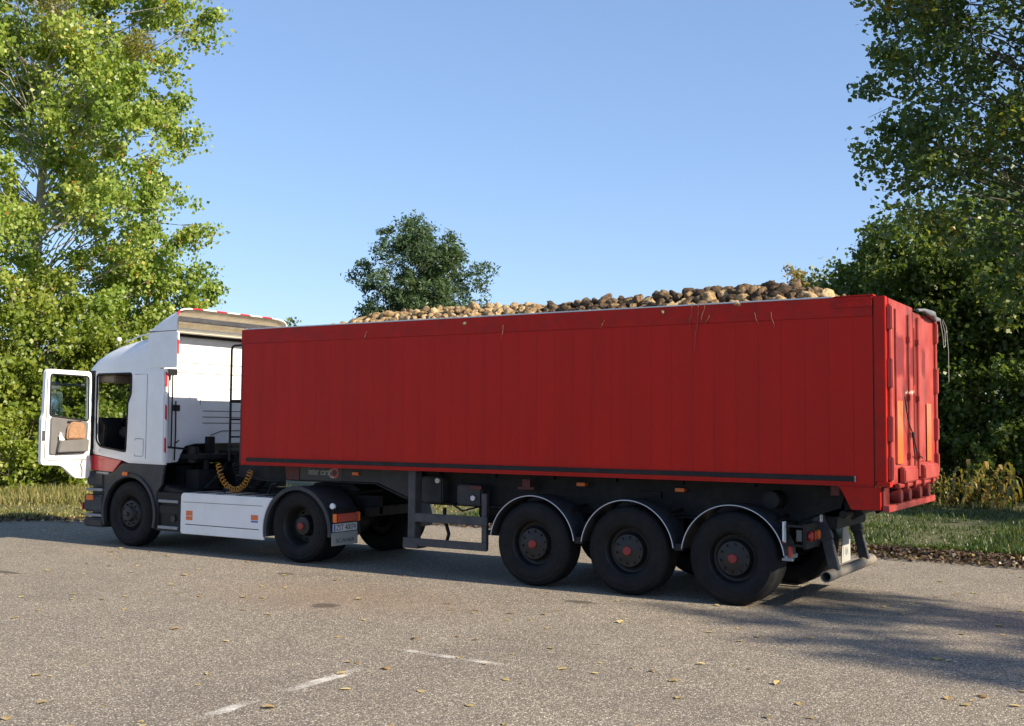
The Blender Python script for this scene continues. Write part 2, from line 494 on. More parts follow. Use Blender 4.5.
def text(body, org, right, up, width, m, parent, depth=0.002, height=None):
    cu = bpy.data.curves.new('lettering', 'FONT')
    cu.body = body
    cu.extrude = 0.0
    cu.resolution_u = 3
    to = bpy.data.objects.new('lettering_source', cu)
    COL.objects.link(to)
    dg = bpy.context.evaluated_depsgraph_get()
    me = bpy.data.meshes.new_from_object(to.evaluated_get(dg))
    bpy.data.objects.remove(to)
    co = np.zeros(len(me.vertices)*3)
    me.vertices.foreach_get('co', co)
    co = co.reshape(-1, 3)
    mn, mxx = co.min(0), co.max(0)
    sx = width/(mxx[0]-mn[0])
    sy = sx if height is None else height/(mxx[1]-mn[1])
    right, up = Vector(right).normalized(), Vector(up).normalized()
    nrm = right.cross(up)
    off = top_loc(parent) if parent else Vector((0, 0, 0))
    bm = bmesh.new()
    bm.from_mesh(me)
    for v in bm.verts:
        q = Vector(org)+right*((v.co.x-mn[0])*sx)+up*((v.co.y-mn[1])*sy)
        v.co = q-off
    ext = bmesh.ops.extrude_face_region(bm, geom=bm.faces[:])
    for e in ext['geom']:
        if isinstance(e, bmesh.types.BMVert): e.co += nrm*depth
    bmesh.ops.recalc_face_normals(bm, faces=bm.faces)
    bm.to_mesh(me)
    bm.free()
    me.materials.clear()
    me.materials.append(m)
    me.name = 'lettering'
    o = bpy.data.objects.new('lettering', me)
    COL.objects.link(o)
    o.parent = parent
    return o

def arc(cx, cz, r, a0, a1, n=24):
    return [(cx+r*math.cos(R(a0+(a1-a0)*i/n)), cz+r*math.sin(R(a0+(a1-a0)*i/n))) for i in range(n+1)]

# leaf clouds -------------------------------------------------------
def leaf_mesh(name, pos, nrm, size, aspect, tint, m, fold=0.0):
    """one kite-shaped leaf per position, all in one mesh, 'tint' per leaf"""
    n = len(pos)
    a = nr.normal(size=(n, 3))
    t = np.cross(nrm, a)
    t /= np.linalg.norm(t, axis=1, keepdims=True)+1e-9
    b = np.cross(nrm, t)
    L_ = size[:, None]
    v = np.empty((n, 4, 3), dtype=np.float32)
    v[:, 0] = pos-t*L_*0.5
    v[:, 1] = pos-t*L_*0.08+b*L_*0.5*aspect+nrm*L_*fold
    v[:, 2] = pos+t*L_*0.5
    v[:, 3] = pos-t*L_*0.08-b*L_*0.5*aspect+nrm*L_*fold
    return quad_mesh(name, v.reshape(-1, 3), n, tint, m)

def quad_mesh(name, v, n, tint, m):
    me = bpy.data.meshes.new(name)
    me.vertices.add(n*4)
    me.loops.add(n*4)
    me.polygons.add(n)
    me.vertices.foreach_set('co', v.astype(np.float32).ravel())
    me.loops.foreach_set('vertex_index', np.arange(n*4, dtype=np.int32))
    me.polygons.foreach_set('loop_start', np.arange(0, n*4, 4, dtype=np.int32))
    at = me.attributes.new('tint', 'FLOAT', 'FACE')
    at.data.foreach_set('value', tint.astype(np.float32))
    me.update()
    me.validate()
    me.materials.append(m)
    return me

def link_mesh(me, name, parent=None, loc=None):
    o = bpy.data.objects.new(name, me)
    COL.objects.link(o)
    if parent: o.parent = parent
    if loc is not None: o.location = loc
    return o

def tree(name, base, height, crown_c, crown_r, clumps, per, leaf, mats, label, cat='tree', group=None,
         trunk_r=0.2, clump_r=0.7, aspect=0.8, droop=0.0, lean=(0, 0), seed=1, z_lo=0.6, hollow=0.35, tint_mu=0.45, up=0.5, extra=None, flat=0.7, multi=0, gaps=-0.22, hang=1.0):
    """tapered trunk + limbs to every leaf clump; the crown is spread through the ellipsoid crown_c +- crown_r (relative to base)"""
    g = np.random.default_rng(seed)
    root = empty(name, base, label=label, cat=cat, group=group)
    cc, cr = np.array(crown_c, float), np.array(crown_r, float)
    cs = []
    while len(cs) < clumps:
        d = g.normal(size=3); d /= np.linalg.norm(d)
        rr = hollow+(1-hollow)*g.random()**0.55
        q = cc+d*cr*rr
        # lumpy outline: lobes from low-frequency noise
        nz = noise.noise(Vector(q*0.55/max(0.4, clump_r)+seed*3.1))
        if nz < gaps: continue
        if q[2] < z_lo: continue
        cs.append(q)
    if extra: cs += [np.array(e, float) for e in extra]
    cs = np.array(cs)
    K = len(cs)
    P, NN, T, SZ = [], [], [], []
    for k in range(K):
        n = int(per*(0.6+0.8*g.random()))
        rad = clump_r*(0.6+0.7*g.random())
        o = g.normal(size=(n, 3))
        o *= (g.random(n)**0.4)[:, None]/np.linalg.norm(o, axis=1, keepdims=True)
        o[:, 2] *= flat
        # short twigs: leaves gather along a few lines inside the clump
        tw = g.normal(size=(5, 3)); tw /= np.linalg.norm(tw, axis=1, keepdims=True)
        j = g.integers(0, 5, n)
        along = tw[j]*(g.random(n)**0.7)[:, None]
        o = 0.45*o+0.75*along
        o[:, 2] -= droop*np.linalg.norm(o[:, :2], axis=1)**2
        P.append(cs[k]+o*rad)
        nn = g.normal(size=(n, 3)); nn[:, 2] += up; nn[:, :2] *= hang
        NN.append(nn/np.linalg.norm(nn, axis=1, keepdims=True))
        T.append(np.clip(tint_mu+0.10*g.normal()+0.17*g.normal(size=n), 0, 1))
        SZ.append(leaf*(0.7+0.6*g.random(n)))
    P, NN, T, SZ = np.concatenate(P), np.concatenate(NN), np.concatenate(T), np.concatenate(SZ)
    me = leaf_mesh('crown', P, NN, SZ, aspect, T, mats[0], 0.08)
    link_mesh(me, 'crown', root)
    # wood
    w = MB()
    top = np.array([lean[0], lean[1], height])
    def trunk_at(z):
        f = min(1, max(0, z/height))
        return np.array([lean[0]*f+0.12*math.sin(3.1*f*2+seed), lean[1]*f+0.12*math.cos(2.3*f*2+seed), z]), trunk_r*(1-0.90*f)+0.012
    if multi == 0:
        path = [trunk_at(height*i/9) for i in range(10)]
        w.tube([Vector(p)+Vector(base) for p, _ in path], [r*(1.25 if i == 0 else 1) for i, (_, r) in enumerate(path)], n=9)
    else:
        for i in range(multi):
            a = 2*PI*i/multi+seed
            w.tube([Vector(base)+Vector((0.12*math.cos(a), 0.12*math.sin(a), 0)), Vector(base)+Vector((0.5*math.cos(a), 0.5*math.sin(a), height*0.45)), Vector(base)+Vector((0.8*math.cos(a), 0.8*math.sin(a), height*0.85))], [trunk_r, trunk_r*0.6, trunk_r*0.2], n=6)
    for k in range(K):
        c = cs[k]
        hd = math.hypot(c[0]-lean[0]*0.5, c[1]-lean[1]*0.5)
        z0 = max(height*0.12, min(height*0.93, c[2]-0.45*hd-0.2-0.5*g.random()))
        s_, r0 = trunk_at(z0)
        r1 = min(r0*0.4, 0.006+0.005*hd, 0.032)
        mid = s_*0.45+c*0.55+np.array([0, 0, 0.10*hd])+g.normal(size=3)*0.08*hd
        w.tube([Vector(q)+Vector(base) for q in (s_, mid, c)], [r1, r1*0.6, 0.006], n=5, caps=False)
        for _ in range(2):
            e = c+g.normal(size=3)*clump_r*0.30
            w.tube([Vector(mid*0.35+c*0.65)+Vector(base), Vector(e)+Vector(base)], [r1*0.45, 0.004], n=4, caps=False)
    w.build('trunk', mats[1], root, smooth=60)
    return root

# ------------------------------------------------------------------ ground
def asphalt_mat():
    m = bpy.data.materials.new('weathered_asphalt')
    m.use_nodes = True
    nt = m.node_tree
    N, L = nt.nodes, nt.links
    b = N['Principled BSDF']
    b.inputs['Roughness'].default_value = 0.85
    b.inputs['Specular IOR Level'].default_value = 0.3
    tc = N.new('ShaderNodeTexCoord')
    def noise_(scale, det=6, ro=0.6):
        n = N.new('ShaderNodeTexNoise')
        n.inputs['Scale'].default_value = scale
        n.inputs['Detail'].default_value = det
        n.inputs['Roughness'].default_value = ro
        L.new(tc.outputs['Object'], n.inputs['Vector'])
        return n.outputs[0]
    def ramp(fac, els):
        c = N.new('ShaderNodeValToRGB')
        while len(c.color_ramp.elements) < len(els): c.color_ramp.elements.new(0.5)
        for i, (p, q) in enumerate(els):
            c.color_ramp.elements[i].position = p
            c.color_ramp.elements[i].color = (*q, 1)
        L.new(fac, c.inputs[0])
        return c.outputs[0]
    def mixc(fac, a, b_, mode='MIX'):
        x = N.new('ShaderNodeMix'); x.data_type = 'RGBA'; x.blend_type = mode
        if isinstance(fac, float): x.inputs[0].default_value = fac
        else: L.new(fac, x.inputs[0])
        for k, v in ((6, a), (7, b_)):
            if isinstance(v, tuple): x.inputs[k].default_value = (*v, 1)
            else: L.new(v, x.inputs[k])
        return x.outputs[2]
    def rng(v, a, b_, c=0.0, d=1.0):
        r = N.new('ShaderNodeMapRange')
        for i, q in enumerate((a, b_, c, d)): r.inputs[i+1].default_value = q
        L.new(v, r.inputs[0])
        return r.outputs[0]
    vo = N.new('ShaderNodeTexVoronoi')
    vo.inputs['Scale'].default_value = 80
    vo.inputs['Randomness'].default_value = 1.0
    L.new(tc.outputs['Object'], vo.inputs['Vector'])
    sx = N.new('ShaderNodeSeparateColor')
    L.new(vo.outputs['Color'], sx.inputs[0])
    stones = ramp(sx.outputs[0], [(0.0, (0.085, 0.074, 0.062)), (0.35, (0.21, 0.176, 0.132)), (0.7, (0.345, 0.292, 0.222)), (0.92, (0.56, 0.49, 0.395)), (1.0, (0.85, 0.78, 0.67))])
    gap = rng(vo.outputs['Distance'], 0.35, 0.75)
    c = mixc(gap, stones, (0.10, 0.088, 0.075))
    c = mixc(rng(noise_(150, 2), 0.35, 0.65, 0.0, 0.35), c, (0.25, 0.217, 0.172))
    big = noise_(0.35, 8, 0.65)
    c = mixc(1.0, c, ramp(big, [(0.3, (0.84, 0.83, 0.82)), (0.5, (1.0, 0.99, 0.97)), (0.7, (1.10, 1.07, 1.02))]), 'MULTIPLY')
    mid = noise_(2.2, 9, 0.7)
    c = mixc(1.0, c, ramp(mid, [(0.28, (0.86, 0.86, 0.86)), (0.5, (1.0, 1.0, 1.0)), (0.75, (1.10, 1.09, 1.06))]), 'MULTIPLY')
    # rusty stain with a dark oil spot in it
    def spot(x, y, rx, ry, soft, dist):
        mp = N.new('ShaderNodeMapping')
        mp.inputs['Location'].default_value = (-x/rx, -y/ry, 0)
        mp.inputs['Scale'].default_value = (1/rx, 1/ry, 0)
        L.new(tc.outputs['Object'], mp.inputs[0])
        ln = N.new('ShaderNodeVectorMath'); ln.operation = 'LENGTH'
        L.new(mp.outputs[0], ln.inputs[0])
        a = N.new('ShaderNodeMath'); a.operation = 'MULTIPLY_ADD'
        L.new(noise_(dist, 8, 0.7), a.inputs[0]); a.inputs[1].default_value = 1.1
        L.new(ln.outputs['Value'], a.inputs[2])
        return rng(a.outputs[0], 1.5+soft, 1.5-soft)
    def mulf(v, k):
        q = N.new('ShaderNodeMath'); q.operation = 'MULTIPLY'; L.new(v, q.inputs[0]); q.inputs[1].default_value = k
        return q.outputs[0]
    c = mixc(mulf(spot(-4.0, -2.0, 1.5, 0.9, 0.6, 3.0), 0.30), c, (0.24, 0.15, 0.085))
    for (x, y, rx, ry) in ((-3.75, -2.55, 0.16, 0.16), (-1.55, -0.72, 0.20, 0.09), (-5.9, -0.9, 0.13, 0.10), (-9.0, -2.9, 0.3, 0.08)):
        c = mixc(mulf(spot(x, y, rx, ry, 0.25, 9.0), 0.75), c, (0.055, 0.045, 0.035))
    # hairline cracks
    L.new(c, b.inputs['Base Color'])
    bp = N.new('ShaderNodeBump'); bp.inputs['Strength'].default_value = 0.7; bp.inputs['Distance'].default_value = 0.006
    iv = N.new('ShaderNodeMath'); iv.operation = 'SUBTRACT'; iv.inputs[0].default_value = 1.0
    L.new(vo.outputs['Distance'], iv.inputs[1])
    L.new(iv.outputs[0], bp.inputs['Height'])
    L.new(bp.outputs[0], b.inputs['Normal'])
    return m
M['asphalt'] = asphalt_mat()

def soil_mat():
    m = bpy.data.materials.new('verge_soil')
    m.use_nodes = True
    nt = m.node_tree
    N, L = nt.nodes, nt.links
    b = N['Principled BSDF']
    b.inputs['Roughness'].default_value = 0.95
    tc = N.new('ShaderNodeTexCoord')
    n = N.new('ShaderNodeTexNoise'); n.inputs['Scale'].default_value = 1.6; n.inputs['Detail'].default_value = 10; n.inputs['Roughness'].default_value = 0.7
    L.new(tc.outputs['Object'], n.inputs['Vector'])
    c = N.new('ShaderNodeValToRGB')
    els = [(0.25, (0.045, 0.035, 0.022)), (0.5, (0.075, 0.075, 0.025)), (0.75, (0.11, 0.10, 0.04))]
    c.color_ramp.elements.new(0.5)
    for i, (p, q) in enumerate(els):
        c.color_ramp.elements[i].position = p; c.color_ramp.elements[i].color = (*q, 1)
    L.new(n.outputs[0], c.inputs[0]); L.new(c.outputs[0], b.inputs['Base Color'])
    return m
M['soil'] = soil_mat()

g_ = MB()
g_.add([(-700, -300, 0), (700, -300, 0), (700, 900, 0), (-700, 900, 0)], [(0, 1, 2, 3)])
tag(g_.build('parking_lot', M['asphalt']), kind='structure')

EDGE = [(-60, -28), (-40, -14), (-30, -7.2), (-22, -2.3), (-16.2, 1.55), (-14.6, 2.7), (-11.5, 4.9), (-8.6, 6.3), (-5, 6.6), (-2, 6.25), (0, 5.85), (2.3, 5.7), (6, 5.5), (14, 5.4), (40, 5.2), (90, 5)]
def edge_y(x):
    for (x0, y0), (x1, y1) in zip(EDGE, EDGE[1:]):
        if x0 <= x <= x1: return y0+(y1-y0)*(x-x0)/(x1-x0)
    return 5.0
vg = MB()
xs = [-60+i*0.5 for i in range(int(150/0.5)+1)]
offs = [(0, 0.004), (0.12, 0.02), (0.4, 0.05), (1.0, 0.08), (3, 0.10), (10, 0.12), (40, 0.15), (800, 0.3)]
vv = []
for x in xs:
    ey = edge_y(x)+0.16*noise.noise(Vector((x*0.7, 3.3, 0)))+0.08*noise.noise(Vector((x*2.3, 8.3, 0)))
    for o_, z in offs:
        vv.append((x, ey+o_, z+(0.02*noise.noise(Vector((x*0.8, o_, 2))) if o_ > 0.3 else 0)))
nO = len(offs)
vg.add(vv, [(i*nO+j, (i+1)*nO+j, (i+1)*nO+j+1, i*nO+j+1) for i in range(len(xs)-1) for j in range(nO-1)])
tag(vg.build('verge', M['soil'], smooth=60), kind='structure')

# worn white paint lines on the asphalt
def worn_mat():
    m = bpy.data.materials.new('worn_road_paint')
    m.use_nodes = True
    nt = m.node_tree
    N, L = nt.nodes, nt.links
    b = N['Principled BSDF']
    b.inputs['Base Color'].default_value = (0.60, 0.56, 0.49, 1)
    b.inputs['Roughness'].default_value = 0.8
    tc = N.new('ShaderNodeTexCoord')
    n = N.new('ShaderNodeTexNoise'); n.inputs['Scale'].default_value = 75; n.inputs['Detail'].default_value = 4
    L.new(tc.outputs['Object'], n.inputs['Vector'])
    n2 = N.new('ShaderNodeTexNoise'); n2.inputs['Scale'].default_value = 2.6; n2.inputs['Detail'].default_value = 9
    L.new(tc.outputs['Object'], n2.inputs['Vector'])
    a = N.new('ShaderNodeMath'); a.operation = 'MULTIPLY_ADD'; a.inputs[1].default_value = 1.5
    L.new(n2.outputs[0], a.inputs[0]); L.new(n.outputs[0], a.inputs[2])
    at = N.new('ShaderNodeAttribute'); at.attribute_name = 'wear'
    s = N.new('ShaderNodeMath'); s.operation = 'SUBTRACT'
    L.new(a.outputs[0], s.inputs[0]); L.new(at.outputs['Fac'], s.inputs[1])
    mr = N.new('ShaderNodeMapRange'); mr.inputs[1].default_value = -0.05; mr.inputs[2].default_value = 0.40
    L.new(s.outputs[0], mr.inputs[0])
    L.new(mr.outputs[0], b.inputs['Alpha'])
    return m
M['worn'] = worn_mat()
def marking(pts, w):
    """pts: (x, y, wear)"""
    me = bpy.data.meshes.new('road_marking')
    v, f, wr = [], [], []
    for i, (x, y, q) in enumerate(pts):
        a = Vector(pts[max(0, i-1)][:2]); b_ = Vector(pts[min(len(pts)-1, i+1)][:2])
        d = (b_-a).normalized()
        for s_ in (-1, -0.6, 0.6, 1):
            v.append((x-d.y*s_*w/2, y+d.x*s_*w/2, 0.004)); wr.append(q+(0.35 if abs(s_) == 1 else 0))
    for i in range(len(pts)-1):
        for k in range(3):
            f.append((4*i+k, 4*i+4+k, 4*i+5+k, 4*i+1+k))
    me.from_pydata(v, [], f)
    at = me.attributes.new('wear', 'FLOAT', 'POINT')
    at.data.foreach_set('value', wr)
    me.materials.append(M['worn'])
    tag(link_mesh(me, 'road_marking'), kind='structure')
marking([(-1.27, -7.2, 1.20), (-1.32, -6.4, 1.23), (-1.36, -5.9, 1.21), (-1.37, -5.4, 1.14), (-1.37, -5.05, 1.02), (-1.38, -4.95, 1.28), (-1.40, -4.5, 1.40), (-1.43, -4.05, 1.28)], 0.15)
marking([(-1.52, -3.99, 1.09), (-1.2, -4.0, 1.17), (-0.85, -4.0, 1.20), (-0.40, -4.02, 1.35)], 0.12)
marking([(-1.80, -1.68, 1.43), (-1.4, -1.70, 1.33), (-1.0, -1.78, 1.31), (-0.62, -1.86, 1.45)], 0.12)
marking([(1.40, -4.70, 1.33), (1.9, -4.74, 1.18), (2.6, -4.78, 1.23)], 0.13)

# ------------------------------------------------------------------ grass, litter
def grass(name, n, sampler, h, w, mats, tint, bend=0.5):
    pos = np.array([sampler() for _ in range(n)])
    hh = h*(0.5+nr.random(n))
    if pos.shape[1] > 3: hh *= pos[:, 3]
    a = nr.random(n)*2*PI
    ww = w*(0.6+0.8*nr.random(n))
    sd = np.stack([np.cos(a), np.sin(a), np.zeros(n)], 1)*ww[:, None]/2
    ld = np.stack([-np.sin(a), np.cos(a), np.zeros(n)], 1)*(hh*bend*nr.normal(size=n))[:, None]
    up = np.stack([np.zeros(n), np.zeros(n), hh], 1)
    P = pos[:, :3]
    v = np.empty((n, 2, 4, 3))
    m1 = P+up*0.55+ld*0.3
    m2 = P+up*(1-0.25*bend)+ld
    v[:, 0, 0] = P-sd; v[:, 0, 1] = P+sd; v[:, 0, 2] = m1+sd*0.8; v[:, 0, 3] = m1-sd*0.8
    v[:, 1, 0] = m1-sd*0.8; v[:, 1, 1] = m1+sd*0.8; v[:, 1, 2] = m2+sd*0.1; v[:, 1, 3] = m2-sd*0.1
    t = np.clip(tint[0]+tint[1]*nr.normal(size=n), 0, 1)
    me = quad_mesh(name, v.reshape(-1, 3), 2*n, np.repeat(t, 2), mats)
    return link_mesh(me, name)

def s_right():
    while True:
        x = rnd.uniform(-9, 4.2)
        y = edge_y(x)+0.75+(rnd.random()**1.5)*13
        k = noise.noise(Vector((x*0.9, y*0.5, 1)))
        if k > -0.45 or rnd.random() < 0.5: return (x, y, 0.05, 0.8+0.7*k+0.03*(y-edge_y(x)))
o = grass('verge_grass', 50000, s_right, 0.12, 0.022, M['grass_green'], (0.40, 0.25))
tag(o, 'short green grass growing on the verge behind the trailer', 'grass', kind='stuff')
def s_left():
    while True:
        x = rnd.uniform(-31, -9)
        d = 0.25+(rnd.random()**1.3)*9
        y = edge_y(x)+d
        if x > -12 and rnd.random() < 0.5: continue
        k = noise.noise(Vector((x*0.8, y*0.8, 4)))
        return (x, y, 0.04, (0.35+0.10*d+0.5*k) if d < 3.5 else 1.6+1.0*k)
o = grass('dry_verge_grass', 70000, s_left, 0.17, 0.022, M['grass_dry'], (0.40, 0.33))
tag(o, 'yellowed dry grass along the verge in front of the truck', 'grass', kind='stuff')

# leaf litter along the kerbless verge edge
n = 13000
P = []
while len(P) < n:
    x = rnd.uniform(-9, 4.5)
    d = rnd.gauss(0.7, 0.65)
    if -0.35 < d < 2.8 and (d < 1.0 or noise.noise(Vector((x*1.5, d*2, 7))) > -0.25):
        P.append((x, edge_y(x)+d, (0.05 if d > 0.2 else 0.025)+rnd.random()*0.055*max(0.2, 1-abs(d-0.5))))
P = np.array(P)
nn = nr.normal(size=(n, 3))*0.6; nn[:, 2] += 1; nn /= np.linalg.norm(nn, axis=1, keepdims=True)
me = leaf_mesh('leaf_litter', P, nn, 0.055+0.06*nr.random(n), 0.75, np.clip(0.35+0.3*nr.normal(size=n), 0, 1), M['litter'], 0.15)
tag(link_mesh(me, 'leaf_litter'), 'brown leaf litter heaped along the edge of the asphalt behind the trailer', 'leaf litter', kind='stuff')
n = 7000
P = []
while len(P) < n:
    x = rnd.uniform(-30, -9)
    d = rnd.gauss(0.45, 0.5)
    P.append((x, edge_y(x)+d, 0.025+rnd.random()*0.04))
P = np.array(P)
nn = nr.normal(size=(n, 3))*0.5; nn[:, 2] += 1; nn /= np.linalg.norm(nn, axis=1, keepdims=True)
me = leaf_mesh('leaf_litter', P, nn, 0.06+0.06*nr.random(n), 0.75, np.clip(0.6+0.25*nr.normal(size=n), 0, 1), M['litter'], 0.15)
tag(link_mesh(me, 'leaf_litter'), 'tan leaf litter along the verge edge left of the white cab', 'leaf litter', kind='stuff')

# ------------------------------------------------------------------ trees
PB = (M['leaf_poplar'], M['bark_pale'])
tree('poplar_tree', (-26.6, 9.6, 0.05), 22, (0, 0.0, 12.0), (5.0, 5.0, 9.6), 310, 270, 0.140, PB,
     'tall sunlit yellow-green poplar rising out of frame at the left', cat='tree', trunk_r=0.19, clump_r=0.95, seed=3, z_lo=2.2, hollow=0.12, tint_mu=0.56, droop=0.1, gaps=-0.07, hang=1.7, up=0.2,
     extra=[(4.3, 3.0, 15.2), (4.0, 2.8, 14.9), (3.6, 2.6, 14.6), (4.2, 2.9, 8.2), (4.0, 2.7, 8.0)])
tree('poplar_tree', (-26.2, 13.6, 0.05), 9.6, (0, 0, 5.4), (2.5, 2.5, 3.6), 90, 210, 0.135, PB,
     'smaller poplar standing directly behind the white cab roof', trunk_r=0.13, clump_r=0.9, seed=8, z_lo=1.2, hollow=0.15, tint_mu=0.45, hang=1.7, up=0.2)
BB = (M['leaf_bush'], M['bark'])
sh = [((-26.0, 5.2, 0.05), 6.2, 2.6, 21, 'large yellow-green shrub at the left edge under the tall poplar'),
      ((-24.8, 8.3, 0.05), 6.6, 2.3, 22, 'leafy green shrub seen through the window of the open cab door'),
      ((-23.9, 10.9, 0.05), 5.6, 2.2, 23, 'green shrub seen through the cab doorway'),
      ((-22.8, 13.0, 0.05), 3.6, 2.0, 24, 'round green shrub mostly hidden behind the tractor unit')]
for b_, h_, r_, sd_, lb in sh:
    tree('shrub', b_, h_, (0, 0, h_*0.5), (r_, r_, h_*0.5), 130, 170, 0.135, BB, lb, cat='shrub', group='shrubs behind the cab', trunk_r=0.04, clump_r=0.75, seed=sd_, z_lo=0.2, hollow=0.2, tint_mu=0.45, multi=4, gaps=-0.4, hang=1.4)
tree('ash_tree', (-20.9, 21.9, 0.05), 9.2, (0, 0, 6.4), (2.3, 2.3, 3.5), 210, 210, 0.17, (M['leaf_ash'], M['bark']),
     'dark green feathery tree rising behind the pale end of the beet load', trunk_r=0.16, clump_r=0.72, aspect=0.36, seed=14, z_lo=2.0, hollow=0.1, droop=0.3, tint_mu=0.42, gaps=-0.38,
     extra=[(-0.3, -0.2, 9.75), (-0.35, -0.2, 9.4), (0.0, 0.2, 9.2), (2.0, 1.3, 7.9), (2.1, 1.4, 7.3), (2.2, 1.4, 6.6), (-1.9, -1.2, 7.8)])
tree('aspen_tree', (3.0, 14.0, 0.05), 19, (-0.3, 0.2, 11.6), (4.9, 4.9, 7.4), 400, 150, 0.135, (M['leaf_aspen'], M['bark_dark']),
     'tall airy dark poplar reaching in from the right above the trailer doors', trunk_r=0.24, clump_r=0.9, seed=31, z_lo=4.4, hollow=0.2, tint_mu=0.45, aspect=0.85, gaps=-0.12,
     extra=[(-4.12, -2.52, 7.20), (-3.78, -2.35, 6.60), (-3.70, -2.27, 8.20), (-4.20, -2.60, 9.00), (-3.19, -1.93, 6.20), (-3.36, -2.10, 7.60), (-2.77, -1.68, 6.00), (-2.35, -1.43, 6.60), (-1.85, -1.09, 5.80), (-3.86, -2.44, 9.80), (-2.86, -1.85, 8.60), (-2.18, -1.34, 7.40), (-2.52, -1.60, 9.40)])
DB = (M['leaf_dark'], M['bark_dark'])
dk = [((-4.1, 23.2, 0.05), 7.6, 2.0, 41, 'dark round tree showing right behind the rear top corner of the trailer'),
      ((-2.2, 21.4, 0.05), 8.4, 2.4, 42, 'dark dense tree beside the rear doors of the trailer'),
      ((0.4, 20.6, 0.05), 8.0, 2.5, 43, 'dark dense tree at the right edge of the view'),
      ((-0.8, 26.0, 0.05), 10.0, 3.2, 44, 'taller dark tree behind the others at the right')]
for b_, h_, r_, sd_, lb in dk:
    tree('dark_tree', b_, h_, (0, 0, h_*0.53), (r_, r_, h_*0.48), 190, 170, 0.14, DB, lb, group='dark trees behind the trailer doors', trunk_r=0.10, clump_r=0.85, seed=sd_, z_lo=0.3, hollow=0.15, tint_mu=0.40, gaps=-0.35)
PF = (M['leaf_pale'], M['bark'])
tree('distant_tree', (-13.4, 45.4, 0.05), 10.0, (0, 0, 7.2), (1.9, 1.9, 3.0), 70, 130, 0.22, PF, 'pale rusty distant treetop just above the right end of the beets', group='distant trees', trunk_r=0.15, clump_r=0.8, seed=51, tint_mu=0.85, z_lo=1)
tree('distant_tree', (-11.7, 45.9, 0.05), 10.6, (0, 0, 7.2), (2.0, 2.0, 3.4), 80, 130, 0.22, PF, 'pale green distant treetop between the beets and the dark trees', group='distant trees', trunk_r=0.15, clump_r=0.8, seed=52, tint_mu=0.4, z_lo=1)
tree('distant_tree', (-10.0, 46.3, 0.05), 11.4, (0, 0, 7.6), (2.0, 2.0, 3.8), 80, 130, 0.22, PF, 'bright green distant treetop nearest the dark trees', group='distant trees', trunk_r=0.15, clump_r=0.8, seed=53, tint_mu=0.3, z_lo=1)
# low shrubs seen in the gaps under the trailer
lw = [((-15.6, 13.6, 0.05), 2.4, 1.8, 61, 'low sunlit bush seen under the front of the trailer'),
      ((-12.0, 15.4, 0.05), 2.3, 2.0, 62, 'low green bush seen behind the trailer landing legs'),
      ((-8.0, 17.4, 0.05), 2.6, 2.0, 63, 'low bush mostly hidden behind the middle of the trailer'),
      ((-24.6, 4.6, 0.05), 2.6, 1.7, 65, 'low sunlit bush at the very left edge behind the dry grass'),
      ((-23.6, 6.6, 0.05), 2.4, 1.7, 66, 'low sunlit bush left of the open cab door'),
      ((-22.6, 8.6, 0.05), 2.6, 1.7, 67, 'low sunlit bush behind the open cab door'),
      ((-21.2, 10.6, 0.05), 2.3, 1.7, 68, 'low bush hidden behind the cab and front wheel'),
      ((-3.4, 20.4, 0.05), 2.6, 1.7, 69, 'low bush under the dark trees just beside the trailer bumper'),
      ((-1.6, 19.8, 0.05), 2.7, 1.7, 70, 'low bush behind the dried weeds'),
      ((0.3, 19.3, 0.05), 2.5, 1.7, 79, 'low bush at the right edge behind the dried weeds'),
      ((-5.0, 19.0, 0.05), 2.8, 2.0, 64, 'low bush mostly hidden behind the rear axles')]
for b_, h_, r_, sd_, lb in lw:
    tree('bush', b_, h_, (0, 0, h_*0.42), (r_, r_, h_*0.55), 75, 120, 0.12, DB if sd_ in (69, 70, 79) else BB, lb, cat='bush', group='low bushes along the verge', trunk_r=0.03, clump_r=0.55, seed=sd_, z_lo=0.12, hollow=0.2, multi=3, gaps=-0.6, tint_mu=0.5)
tree('sapling', (-23.94, 17.3, 0.05), 5.6, (0, 0, 3.6), (0.9, 0.9, 1.6), 22, 50, 0.13, DB, 'thin young shoots whose tips show above the cab roof deflector', trunk_r=0.04, clump_r=0.4, seed=91, z_lo=0.8,
     extra=[(-0.75, -0.45, 5.4), (-0.7, -0.4, 5.1), (0.0, 0.0, 5.5), (0.02, 0.0, 5.2), (0.6, 0.35, 5.6), (0.5, 0.3, 5.25)])
# trees standing right of the picture; their shade falls on the verge, the dark trees and the asphalt
for b_, h_, cz, r_, rz_, sd_, lb in (
        ((9.5, 20.5, 0.05), 9, 4.8, 3.2, 4.2, 71, 'broad tree standing right of the picture beyond the verge'),
        ((13.5, 14.6, 0.05), 10, 5.4, 3.2, 4.6, 72, 'broad tree standing right of the picture near the verge edge'),
        ((19.0, 9.0, 0.05), 10.0, 5.8, 3.0, 4.0, 73, 'broad tree standing right of the picture close to the asphalt')):
    tree('roadside_tree', b_, h_, (0, 0, cz), (r_, r_, rz_), 85, 110, 0.17, (M['leaf_aspen'], M['bark']), lb, group='trees beside the verge', trunk_r=0.18, clump_r=0.95, seed=sd_, z_lo=0.8, hollow=0.1)
tree('roadside_tree', (26.0, 0.9, 0.0), 14.4, (0, -0.2, 12.0), (2.4, 2.9, 2.7), 66, 95, 0.17, (M['leaf_aspen'], M['bark']),
     'tree standing right of the picture whose shade crosses the asphalt', group='trees beside the verge', trunk_r=0.16, clump_r=0.75, seed=74, z_lo=8.5, hollow=0.1, extra=[(-1.0, -2.6, 11.2), (-0.2, -2.65, 11.9), (0.4, -2.5, 12.6), (0.8, -2.4, 13.2), (0, -2.3, 12.2)])

